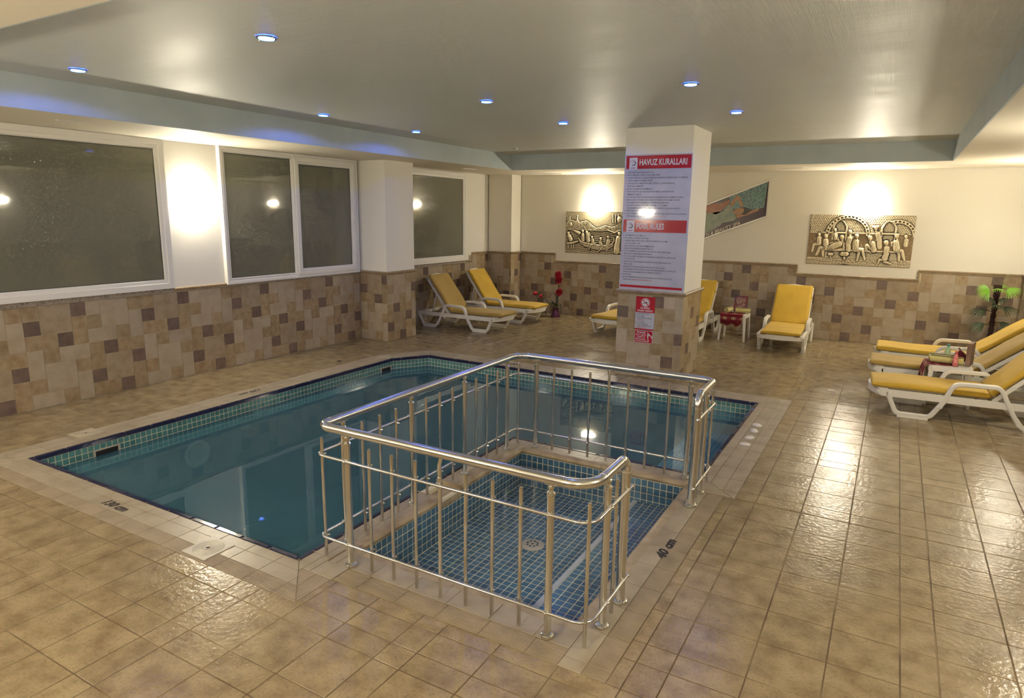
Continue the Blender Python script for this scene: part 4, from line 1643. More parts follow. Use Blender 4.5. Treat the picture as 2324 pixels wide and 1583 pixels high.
YT = COLY0
s2 = thing('no_diving_sign', 'small red and white no diving notice on the tiled pillar base', 'sign', (0, YT, 0))
plate('board', -2.726, -2.482, 0.602, 1.016, 0, 0.004, LAV, s2)
plate('red_panel', -2.726, -2.482, 0.820, 1.016, 0.004, 0.005, RED, s2)
plate('footer_band', -2.726, -2.482, 0.602, 0.617, 0.004, 0.005, RED, s2)
cx, cz = -2.604, 0.944
MB().prism([(cx + 0.056 * math.cos(k * PI / 12), cz + 0.056 * math.sin(k * PI / 12)) for k in range(24)], -0.0056, -0.005, 'xz').build('prohibition_disc', SIGNW, s2)
me = ring_arc(cx, cz, 0.047, 0.007, 0.007, 0, 2 * PI, 32)
me.materials[0] = RED
at_front(me, 'prohibition_ring', 0, 0, 0.0060, s2)
MB().prism([(cx - 0.034, cz + 0.028), (cx - 0.028, cz + 0.034), (cx + 0.034, cz - 0.028), (cx + 0.028, cz - 0.034)], -0.0064, -0.0056, 'xz').build('prohibition_bar', RED, s2)
MB().prism([(cx - 0.03, cz - 0.012), (cx - 0.008, cz + 0.002), (cx + 0.022, cz + 0.012), (cx + 0.028, cz + 0.006), (cx + 0.02, cz + 0.002), (cx + 0.026, cz - 0.020), (cx + 0.020, cz - 0.022), (cx + 0.012, cz - 0.002), (cx - 0.006, cz - 0.008), (cx - 0.028, cz - 0.018)], -0.0061, -0.0056, 'xz').build('diver_pictogram', SIGNT, s2)
at_front(fit_text('NO DIVING', 0.118, 0.032, SIGNW, bold=0.02), 'sign_title', -2.663, 0.864, 0.0055, s2)
at_front(fit_text('DALMAK YASAKTIR', 0.195, 0.032, SIGNW, bold=0.02), 'sign_title', -2.702, 0.832, 0.0055, s2)
for z, b, t_, w_, m_ in ((0.797, 1, 'CANKURTARAN YOKTUR.', .155, SIGNT), (0.768, 1, 'ACİL DURUMDA', .095, SIGNT), (0.742, 0, 'LÜTFEN RESEPSİYONU ARAYINIZ', .19, SIGNT), (0.718, 0, 'DAHİLİ: 24 - 25', .09, RED),
                         (0.692, 1, 'NO LIFEGUARD', .095, SIGNT), (0.668, 1, 'IN CASE OF EMERGENCY', .145, SIGNT), (0.645, 0, 'PLEASE CALL THE RECEPTION', .175, SIGNT), (0.624, 0, 'EXTENSION: 24 - 25', .12, RED)):
    if b:
        bullet(s2, -2.714, z + 0.007, 0.004)
    at_front(fit_text(t_, w_, 0.019, m_, bold=0.010, extrude=0.0002, res=1), 'rule_line', -2.702, z, 0.0043, s2)

s3 = thing('no_jumping_sign', 'red rounded please do not jump in pool sign below the notice', 'sign', (0, YT, 0))
rplate('board', -2.722, -2.492, 0.436, 0.594, 0.014, 0, 0.004, SIGNW, s3)
rplate('red_panel', -2.718, -2.496, 0.440, 0.590, 0.012, 0.004, 0.005, RED, s3)
for z, t_, w_, h_ in ((0.557, 'PLEASE', .112, .032), (0.527, 'DO NOT', .130, .025), (0.503, 'JUMP IN', .105, .022), (0.471, 'POOL', .135, .030)):
    at_front(fit_text(t_, w_, h_, SIGNW, bold=0.025), 'sign_title', -2.706 + (0.135 - w_) / 2, z, 0.0053, s3)
MB().box(-2.708, -2.535, -0.0056, -0.005, 0.452, 0.459).build('underline', SIGNW, s3)
jx, jz = -2.545, 0.520
fig = MB()
for pl in ([(-0.02, 0.052), (-0.014, 0.055), (0.016, 0.030), (0.040, 0.008), (0.034, 0.000), (0.010, 0.020)],
           [(-0.016, 0.030), (-0.004, 0.034), (0.006, 0.020), (-0.002, -0.012), (0.004, -0.042), (-0.004, -0.042), (-0.012, -0.010)],
           [(-0.014, -0.042), (0.012, -0.050), (0.012, -0.056), (-0.014, -0.048)]):
    fig.prism([(jx + a, jz + b) for a, b in pl], -0.0056, -0.005, 'xz')
fig.prism([(jx + 0.046 + 0.011 * math.cos(k * PI / 5), jz - 0.004 + 0.011 * math.sin(k * PI / 5)) for k in range(10)], -0.0056, -0.005, 'xz')
fig.build('jumper_pictogram', SIGNW, s3)

# ================================================================== POSTER
import numpy as np
PSL, PH = 0.394, 0.597
PXL, PXR = -3.90, -1.972


def pbot(x):
    return 2.009 + PSL * (x - PXR)


ps = thing('spa_poster', 'slanted framed spa poster on the back wall right of the pillar', 'poster', (0, YB + 0.01, 0))


def quad_panel(name, x0, x1, f0, f1, d0, d1, m):
    z = lambda x, f: pbot(x) + PH * f
    v = []
    for d in (d0, d1):
        v += [(x0, -d, z(x0, f0)), (x1, -d, z(x1, f0)), (x1, -d, z(x1, f1)), (x0, -d, z(x0, f1))]
    return MB().add(v, [(0, 1, 2, 3), (7, 6, 5, 4), (0, 4, 5, 1), (1, 5, 6, 2), (2, 6, 7, 3), (3, 7, 4, 0)]).build(name, m, ps)


def pm(cx, cy):
    x = PXR + (cx - 1612) / 1437.0
    top = 105 + (1650 - cx) * 0.3885
    bot = 970 + (1550 - cx) * 0.354
    f = (bot - cy) / (bot - top)
    return (x, pbot(x) + PH * min(max(f, 0.03), 0.97))


def pshape(name, pts, m, lay):
    q = [pm(*p) for p in pts]
    q = [(min(max(a, PXL + 0.02), PXR - 0.02), b) for a, b in q]
    v = [(a, -0.013 - 0.0006 * lay, b) for a, b in q]
    # ear clip through bmesh
    bm = bmesh.new()
    vv = [bm.verts.new(p) for p in v]
    bm.faces.new(vv)
    bmesh.ops.triangulate(bm, faces=bm.faces[:])
    MB().bm(bm).build(name, m, ps)


PFR = mat('poster_frame_aluminium', (0.62, 0.58, 0.50), 0.3, metal=0.6)
quad_panel('backing_board', PXL, PXR, 0, 1, 0, 0.012, mat('print_plum', (0.055, 0.028, 0.035), 0.25))
for a, b, f0, f1 in ((PXL, PXR, -0.006, 0.024), (PXL, PXR, 0.976, 1.006), (PXL - 0.012, PXL + 0.004, -0.006, 1.006), (PXR - 0.004, PXR + 0.012, -0.006, 1.006)):
    quad_panel('frame_bar', a, b, f0, f1, 0, 0.022, PFR)
mm, N_, L_, b_ = nodes_of('print_pool_mosaic')
g_ = N_.new('ShaderNodeNewGeometry')
sp_ = N_.new('ShaderNodeSeparateXYZ')
cm_ = N_.new('ShaderNodeCombineXYZ')
L_.new(g_.outputs['Position'], sp_.inputs[0])
L_.new(sp_.outputs['X'], cm_.inputs['X'])
L_.new(sp_.outputs['Z'], cm_.inputs['Y'])
rt_ = N_.new('ShaderNodeVectorRotate')
rt_.rotation_type = 'Z_AXIS'
rt_.inputs['Angle'].default_value = -0.25
L_.new(cm_.outputs[0], rt_.inputs['Vector'])
br_ = N_.new('ShaderNodeTexBrick')
br_.offset = 0
br_.inputs['Scale'].default_value = 1
br_.inputs['Brick Width'].default_value = 0.026
br_.inputs['Row Height'].default_value = 0.026
br_.inputs['Mortar Size'].default_value = 0.0022
br_.inputs['Color1'].default_value = (0.10, 0.26, 0.26, 1)
br_.inputs['Color2'].default_value = (0.025, 0.07, 0.13, 1)
br_.inputs['Mortar'].default_value = (0.30, 0.34, 0.22, 1)
L_.new(rt_.outputs[0], br_.inputs['Vector'])
L_.new(br_.outputs['Color'], b_.inputs['Base Color'])
b_.inputs['Roughness'].default_value = 0.25
SKIN = mat('print_skin', (0.33, 0.15, 0.06), 0.25, mix=(12, (0.42, 0.23, 0.08), 0.4, 0.7, 3))
pshape('print_pool_wall', [(700, 500), (1640, 140), (1545, 735), (1290, 795), (1050, 780), (760, 780)], mm, 1)
pshape('print_bench', [(-900, 1120), (-900, 1000), (180, 680), (700, 560), (745, 600), (600, 760), (480, 870), (390, 910), (310, 885), (160, 880)], mat('print_orange', (0.28, 0.085, 0.025), 0.25, mix=(6, (0.36, 0.13, 0.04), 0.4, 0.7, 3)), 2)
pshape('print_dark_object', [(385, 625), (690, 510), (700, 562), (450, 672)], mat('print_dark', (0.03, 0.018, 0.012), 0.25), 3)  # dark object in the printed picture
pshape('print_raised_arm', [(735, 660), (855, 480), (905, 455), (950, 500), (1065, 700), (1000, 735), (900, 565), (775, 745)], SKIN, 3)
pshape('print_hair', [(1000, 735), (1120, 728), (1290, 800), (1150, 885), (1050, 930), (1060, 800)], mat('print_hair', (0.035, 0.03, 0.018), 0.3), 3)
pshape('print_head', [(820, 830), (870, 770), (980, 735), (1070, 760), (1085, 810), (1050, 870), (960, 915), (870, 900)], SKIN, 4)
pshape('print_resting_arm', [(890, 925), (1010, 895), (1115, 905), (1250, 815), (1440, 755), (1410, 815), (1150, 915), (940, 985)], SKIN, 5)
pshape('print_towel', [(-300, 1180), (-150, 960), (160, 885), (300, 875), (400, 910), (560, 825), (620, 745), (705, 655), (800, 790), (920, 990), (850, 1040), (560, 1100), (540, 1150), (300, 1290), (200, 1330), (0, 1380)],
       mat('print_towel', (0.24, 0.27, 0.18), 0.25, mix=(9, (0.14, 0.19, 0.13), 0.42, 0.65, 5)), 6)
pt = fit_text('HEALTH & BEAUTY SPA', 0.80, 0.088, mat('print_cream', (0.60, 0.52, 0.38), 0.3), bold=0.012, extrude=0.0002)
for v in pt.vertices:
    v.co.y += PSL * v.co.x
po = link('poster_lettering', pt, ps)
po.rotation_euler = (PI / 2, 0, 0)
po.location = (-3.185, -0.018, pbot(-3.185) + 0.022)

# ================================================================== RELIEFS
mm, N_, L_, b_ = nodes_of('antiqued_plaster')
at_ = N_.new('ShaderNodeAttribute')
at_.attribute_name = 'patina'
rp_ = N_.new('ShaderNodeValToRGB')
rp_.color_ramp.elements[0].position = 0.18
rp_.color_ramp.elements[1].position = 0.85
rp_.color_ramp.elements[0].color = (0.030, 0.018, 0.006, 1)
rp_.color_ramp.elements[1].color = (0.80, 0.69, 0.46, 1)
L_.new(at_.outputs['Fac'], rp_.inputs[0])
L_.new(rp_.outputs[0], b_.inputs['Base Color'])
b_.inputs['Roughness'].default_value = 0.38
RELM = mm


class Field:
    def __init__(s, w, h, nx, ny):
        s.w, s.h, s.nx, s.ny = w, h, nx, ny
        s.X, s.Y = np.meshgrid(np.linspace(0, w, nx), np.linspace(0, h, ny))
        s.H = np.zeros((ny, nx))

    def capsule(s, p, q, r0, r1, base=0.0, k=0.55):
        px, py = p
        dx, dy = q[0] - px, q[1] - py
        l2 = dx * dx + dy * dy + 1e-9
        t = np.clip(((s.X - px) * dx + (s.Y - py) * dy) / l2, 0, 1)
        d = np.hypot(s.X - px - t * dx, s.Y - py - t * dy)
        r = r0 + (r1 - r0) * t
        m = np.where(d < r, base + k * r * np.sqrt(np.clip(1 - (d / r) ** 2, 0, 1)), 0)
        s.H = np.maximum(s.H, m)

    def chain(s, pts, base=0.0, k=0.55):
        for a, b in zip(pts[:-1], pts[1:]):
            s.capsule(a[:2], b[:2], a[2], b[2], base, k)

    def arc(s, c, r, w, h, ylim=None):
        d = np.abs(np.hypot(s.X - c[0], s.Y - c[1]) - r)
        m = (d < w)
        if ylim is not None:
            m &= s.Y > ylim
        s.H = np.where(m, np.maximum(s.H, h), s.H)
        return m

    def build(s, name, parent, depth=0.012, rand=1):
        rs = np.random.RandomState(rand)
        n = rs.rand(s.ny, s.nx)
        for _ in range(2):
            n = (n + np.roll(n, 1, 0) + np.roll(n, 1, 1) + np.roll(n, -1, 0) + np.roll(n, -1, 1)) / 5
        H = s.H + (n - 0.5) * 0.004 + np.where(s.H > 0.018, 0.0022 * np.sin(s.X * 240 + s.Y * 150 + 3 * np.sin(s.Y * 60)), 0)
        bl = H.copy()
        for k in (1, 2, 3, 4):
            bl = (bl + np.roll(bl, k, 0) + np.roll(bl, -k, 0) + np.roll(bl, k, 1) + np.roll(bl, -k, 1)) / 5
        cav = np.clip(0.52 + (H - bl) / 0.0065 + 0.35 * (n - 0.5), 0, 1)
        H[0, :] = H[-1, :] = 0
        H[:, 0] = H[:, -1] = 0
        v = np.stack([s.X - s.w / 2, -(depth + H), s.Y], -1).reshape(-1, 3)
        ny, nx = s.ny, s.nx
        idx = np.arange(ny * nx).reshape(ny, nx)
        f = np.stack([idx[:-1, :-1], idx[:-1, 1:], idx[1:, 1:], idx[1:, :-1]], -1).reshape(-1, 4)
        me = bpy.data.meshes.new(name)
        me.from_pydata(v.tolist(), [], f.tolist())
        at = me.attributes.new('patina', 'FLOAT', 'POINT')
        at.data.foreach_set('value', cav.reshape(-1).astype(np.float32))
        me.polygons.foreach_set('use_smooth', [True] * len(me.polygons))
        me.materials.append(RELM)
        return link(name, me, parent)


def fig(F, mp, head, *chains):
    F.capsule(mp(head[0], head[1]), mp(head[0], head[1] + 10), head[2] * F.sc * 0.80, head[2] * F.sc * 0.66, 0.014, 0.8)
    F.capsule(mp(head[0] - head[2] * 0.25, head[1] - head[2] * 0.45), mp(head[0] + head[2] * 0.2, head[1] - head[2] * 0.5), head[2] * F.sc * 0.62, head[2] * F.sc * 0.55, 0.018, 0.8)
    F.capsule(mp(head[0], head[1] + head[2] * 0.7), mp(head[0], head[1] + head[2] * 1.6), head[2] * F.sc * 0.38, head[2] * F.sc * 0.5, 0.008, 0.7)
    for c in chains:
        F.chain([(*mp(a, b), r * F.sc) for a, b, r in c], 0.004, 0.62)


# bath scene
RW, RH = 1.492, 0.795
F = Field(RW, RH, 380, 204)
F.sc = RW / 1790.0


def mpR(x, y):
    t = (y - 210) / 845.0
    xl = 305 - 80 * t
    wd = 1800 - 55 * t
    u = (x - xl) / wd
    yy = t - 0.018 + 0.03 * (1 - u)
    return (u * RW, RH * (1 - yy))


zz = lambda y: RH * (1 - (y - 210) / 845.0)
F.H += np.where((F.Y < zz(940)), 0.006, 0)
lat = (np.sin(F.X * 2 * PI / 0.032 + np.floor(F.Y / 0.026) * PI) > 0.15) & (np.sin(F.Y * 2 * PI / 0.026) > 0.0)
F.H += np.where((F.Y > zz(520)), np.where(lat, 0.0, 0.006), 0)
for c, r in (((0.565, 0.47), 0.30), ((1.27, 0.47), 0.235)):
    inn = np.hypot(F.X - c[0], (F.Y - c[1])) < r
    w_ = 0.026
    ring = (np.abs(np.hypot(F.X - c[0], F.Y - c[1]) - r) < w_) & (F.Y > 0.47)
    ang = np.arctan2(F.Y - c[1], F.X - c[0])
    cell = np.abs(((ang * r / 0.055) % 1) - 0.5) < 0.28
    deep = np.abs(np.hypot(F.X - c[0], F.Y - c[1]) - r) < w_ * 0.5
    F.H = np.where(ring, np.where(cell & deep, 0.010, 0.019), F.H)
for cx_, r in ((0.45, 0.085), (1.145, 0.085)):
    niche = (np.abs(F.X - cx_) < r * np.clip((0.70 - F.Y) / 0.1, 0, 1) ** 0.5) & (F.Y > 0.40) & (F.Y < 0.70)
    F.H = np.where(niche, 0.001, F.H)
    rim = (np.abs(np.abs(F.X - cx_) - (r + 0.014) * np.clip((0.715 - F.Y) / 0.1, 0, 1) ** 0.5) < 0.012) & (F.Y > 0.40) & (F.Y < 0.715)
    F.H = np.where(rim, 0.013, F.H)
F.H = np.where((F.Y > 0.505) & (F.Y < 0.525) & (F.X > 0.2) & (F.X < 1.30), 0.014, F.H)
bench = (F.Y > zz(935)) & (F.Y < zz(800)) & (F.X > 0.27) & (F.X < 1.32)
F.H = np.where(bench, 0.008, F.H)
F.H = np.where((F.Y > zz(815)) & (F.Y < zz(795)) & (F.X > 0.27) & (F.X < 1.32), 0.016, F.H)
for k in range(14):
    x0 = 0.05 + k * 0.105
    a = (x0 + 0.05 * math.sin(k * 2.3), 0.0)
    b = (x0 + 0.08 * math.cos(k * 1.7), 0.10)
    dx, dy = b[0] - a[0], b[1] - a[1]
    t = np.clip(((F.X - a[0]) * dx + (F.Y - a[1]) * dy) / (dx * dx + dy * dy), 0, 1)
    F.H = np.where(np.hypot(F.X - a[0] - t * dx, F.Y - a[1] - t * dy) < 0.003, 0.0, F.H)
F.H = np.where((np.abs(F.Y - 0.052 - 0.012 * np.sin(F.X * 17)) < 0.003), 0.0, F.H)
fig(F, mpR, (455, 540, 30), [(455, 600, 42), (450, 690, 44)], [(450, 700, 32), (360, 712, 26), (330, 830, 18)])
fig(F, mpR, (580, 570, 40), [(570, 645, 52), (580, 760, 56)], [(580, 770, 44), (470, 770, 36), (405, 890, 22)], [(600, 780, 38), (520, 800, 32), (520, 910, 20)], [(540, 650, 22), (545, 720, 20), (690, 680, 15)])
fig(F, mpR, (740, 460, 32), [(740, 540, 44), (745, 600, 38)])
fig(F, mpR, (860, 590, 44), [(820, 690, 54), (690, 745, 62), (600, 770, 40)], [(885, 690, 24), (890, 780, 21), (750, 805, 17)], [(800, 640, 20), (780, 600, 18), (860, 550, 17)])
fig(F, mpR, (1000, 495, 44), [(990, 600, 52), (960, 700, 46), (965, 800, 44)], [(1040, 580, 22), (930, 640, 19)])
fig(F, mpR, (1115, 565, 42), [(1100, 655, 54), (1090, 770, 54)], [(1090, 790, 48), (1200, 790, 38), (1240, 950, 20)], [(1130, 810, 36), (1150, 820, 34), (1110, 970, 20)], [(1050, 680, 22), (1050, 760, 20), (1140, 770, 16)])
fig(F, mpR, (1340, 595, 46), [(1375, 680, 50), (1395, 790, 54)], [(1390, 780, 46), (1285, 720, 38), (1265, 790, 28), (1350, 830, 20)])
fig(F, mpR, (1440, 425, 38), [(1400, 405, 26), (1470, 400, 30)], [(1470, 520, 50), (1490, 620, 44), (1490, 740, 40)], [(1520, 560, 22), (1500, 610, 20), (1440, 625, 15)])
fig(F, mpR, (1605, 670, 46), [(1610, 755, 48), (1600, 850, 50), (1570, 930, 54)], [(1630, 800, 24), (1620, 870, 20), (1490, 885, 14)], [(1570, 950, 34), (1490, 950, 26), (1460, 1010, 15)], [(1570, 980, 30), (1670, 1012, 15)])
fig(F, mpR, (1780, 555, 44), [(1760, 660, 56), (1770, 770, 58)], [(1780, 790, 44), (1850, 800, 36), (1890, 950, 18)], [(1790, 810, 36), (1805, 830, 32), (1800, 960, 18)], [(1700, 660, 24), (1700, 710, 20), (1800, 720, 15)])
fig(F, mpR, (1930, 560, 30), [(1930, 620, 38), (1915, 700, 40)])
for x_, y_, r_ in ((655, 875, 46), (895, 865, 68), (1480, 815, 26)):
    F.capsule(mpR(x_ - r_ * 0.5, y_), mpR(x_ + r_ * 0.5, y_), r_ * F.sc * 0.7, r_ * F.sc * 0.7, 0.004, 0.8)
    F.capsule(mpR(x_, y_), mpR(x_, y_ + r_ * 1.2), r_ * F.sc * 0.3, r_ * F.sc * 0.35, 0.004, 0.8)
for k in range(7):
    F.capsule(mpR(860 + k * 13, 838 + (k % 3) * 8), mpR(862 + k * 13, 838 + (k % 3) * 8), 12 * F.sc, 12 * F.sc, 0.03, 0.9)
rl = thing('wall_relief', 'gold-brown plaster relief of seated bathers under arches, lit from above', 'relief', (-0.522, YB + 0.01, 1.255))
MB().cbox(-RW / 2 - 0.004, RW / 2 + 0.004, -0.0125, 0, -0.004, RH + 0.004, 0.003).build('relief_slab', mat('relief_edge', (0.22, 0.15, 0.07), 0.5), rl)
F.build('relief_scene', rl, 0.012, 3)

# boat scene
F = Field(RW, RH, 380, 204)
F.sc = 1 / 861.0 * 0.98


def mpL(x, y):
    t = (y - 622) / 733.0
    u = (x - 205 + 25 * t) / 861.0
    return (u, RH * (1 - t) + u * 0.035)


wav = np.sin(F.Y * 2 * PI / 0.035 + 3 * np.sin(F.X * 9) + 1.2 * np.sin(F.X * 31))
F.H += np.where(F.Y < 0.50, 0.004 + 0.0022 * wav, 0.002)
tex = np.abs(np.sin(F.X * 95 + 2 * np.sin(F.Y * 70))) * np.abs(np.sin(F.Y * 105 + 2 * np.sin(F.X * 60)))
hill = 0.52 + 0.06 * np.sin(F.X * 6) + 0.03 * np.sin(F.X * 17)
F.H = np.where((F.Y > 0.44) & (F.Y < hill + 0.05), 0.006 + 0.013 * tex, F.H)
for x_, y0_, y1_ in ((240, 720, 850), (272, 715, 850), (1050, 700, 830), (1090, 705, 830), (1142, 690, 830), (1260, 690, 830), (1300, 700, 830)):
    F.capsule(mpL(x_, y0_), mpL(x_, y1_), 6 * F.sc, 10 * F.sc, 0.006, 0.9)
for x_, y_, r_ in ((290, 845, 36), (1165, 775, 44), (1225, 790, 30)):
    F.capsule(mpL(x_, y_), mpL(x_, y_ + 8), r_ * F.sc, r_ * F.sc, 0.004, 0.5)
F.capsule(mpL(225, 870), mpL(320, 870), 12 * F.sc, 12 * F.sc, 0.010, 0.6)
for k in range(5):
    F.chain([(*mpL(415 - k * 3, 740), 6 * F.sc), (*mpL(365 + k * 22, 860), 12 * F.sc), (*mpL(360 + k * 22, 940), 10 * F.sc)], 0.006, 0.7)
F.capsule(mpL(350, 960), mpL(450, 1010), 16 * F.sc, 26 * F.sc, 0.008, 0.6)
F.capsule(mpL(415, 690), mpL(415, 780), 5 * F.sc, 6 * F.sc, 0.006, 0.8)
hull = [(435, 1110, 12), (480, 1180, 20), (560, 1215, 34), (700, 1250, 46), (850, 1275, 44), (960, 1265, 36), (1040, 1225, 24), (1078, 1160, 14), (1070, 1105, 10)]
F.chain([(*mpL(a, b), r * F.sc) for a, b, r in hull], 0.006, 0.45)
F.chain([(*mpL(a, b - r * 0.8), 10 * F.sc) for a, b, r in hull], 0.018, 0.8)
for h_, *ch_ in (((515, 975, 24), [(515, 1040, 30), (515, 1140, 32)]), ((590, 1000, 26), [(600, 1030, 34), (615, 1150, 36)], [(620, 1010, 20), (640, 1050, 16)]),
                 ((685, 1088, 22), [(690, 1130, 28), (705, 1190, 28)]), ((840, 1118, 26), [(830, 1170, 30), (850, 1240, 34)], [(840, 1190, 16), (900, 1230, 12)]),
                 ((970, 1088, 26), [(975, 1150, 36), (960, 1250, 38)], [(1000, 1170, 18), (940, 1200, 14)], [(960, 1260, 28), (940, 1330, 14)]),
                 ((1165, 1030, 30), [(1150, 1100, 42), (1130, 1220, 50), (1120, 1330, 54)]), ((250, 1010, 26), [(260, 1060, 36), (290, 1120, 40)]),
                 ((1290, 1060, 28), [(1290, 1130, 40), (1280, 1240, 46)]), ((1400, 1080, 26), [(1400, 1150, 38), (1400, 1250, 42)])):
    fig(F, mpL, h_, *ch_)
for a, b in (((690, 1180), (630, 1310)), ((905, 1225), (795, 1345)), ((760, 1180), (660, 1235))):
    F.capsule(mpL(*a), mpL(*b), 6 * F.sc, 8 * F.sc, 0.028, 0.8)
F.chain([(*mpL(215, 1190), 14 * F.sc), (*mpL(300, 1190), 16 * F.sc), (*mpL(420, 1155), 14 * F.sc)], 0.012, 0.6)
for x_ in (240, 300, 340):
    F.capsule(mpL(x_, 1200), mpL(x_, 1280), 10 * F.sc, 10 * F.sc, 0.006, 0.6)
F.chain([(*mpL(960, 960), 10 * F.sc), (*mpL(1080, 1010), 14 * F.sc), (*mpL(1180, 960), 10 * F.sc)], 0.010, 0.7)
F.capsule(mpL(1040, 1350), mpL(1420, 1360), 12 * F.sc, 16 * F.sc, 0.010, 0.6)
rl = thing('wall_relief', 'gold-brown plaster relief of people in rowing boats, partly behind the pillar', 'relief', (-4.980, YB + 0.01, 1.255))
MB().cbox(-RW / 2 - 0.004, RW / 2 + 0.004, -0.0125, 0, -0.004, RH + 0.004, 0.003).build('relief_slab', mat('relief_edge', (0.22, 0.15, 0.07), 0.5), rl)
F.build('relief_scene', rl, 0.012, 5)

# ================================================================== SUN LOUNGERS
def cushion_mesh(L, Wd, Tk, m, sag=0.0, nx=20, ny=12, seed=0, curve=None):
    rnd = random.Random(seed)
    v, f = [], []
    p = 5.0

    def se(t):
        return max(0.0, 1 - abs(2 * t - 1) ** p) ** (1 / p)
    ph = rnd.random() * 6
    for side_ in (1, -1):
        for i in range(nx + 1):
            for j in range(ny + 1):
                # cosine spacing to catch the rounded edge
                a = 0.5 - 0.5 * math.cos(PI * i / nx)
                b = 0.5 - 0.5 * math.cos(PI * j / ny)
                e = (se(a) * se(b)) ** 0.55
                z = side_ * Tk / 2 * e
                if side_ > 0:
                    z += e * (0.004 * math.sin(a * 9 + ph) + 0.004 * math.sin(b * 7 + a * 5 + ph)) - sag * math.sin(PI * a)
                else:
                    z -= sag * math.sin(PI * a)
                x, zz_ = a * L, z + Tk / 2
                if curve:
                    x, zz_ = curve(x, zz_)
                v.append((x, (b - 0.5) * Wd, zz_))
    k = (nx + 1) * (ny + 1)
    for s in (0, 1):
        for i in range(nx):
            for j in range(ny):
                q = s * k + i * (ny + 1) + j
                f.append((q, q + 1, q + ny + 2, q + ny + 1))
    mb = MB().add(v, f)
    me = mb.mesh('cushion', m, True)
    bm = bmesh.new()
    bm.from_mesh(me)
    bmesh.ops.remove_doubles(bm, verts=bm.verts, dist=1e-5)
    bmesh.ops.recalc_face_normals(bm, faces=bm.faces)
    bm.to_mesh(me)
    bm.free()
    me.polygons.foreach_set('use_smooth', [True] * len(me.polygons))
    return me


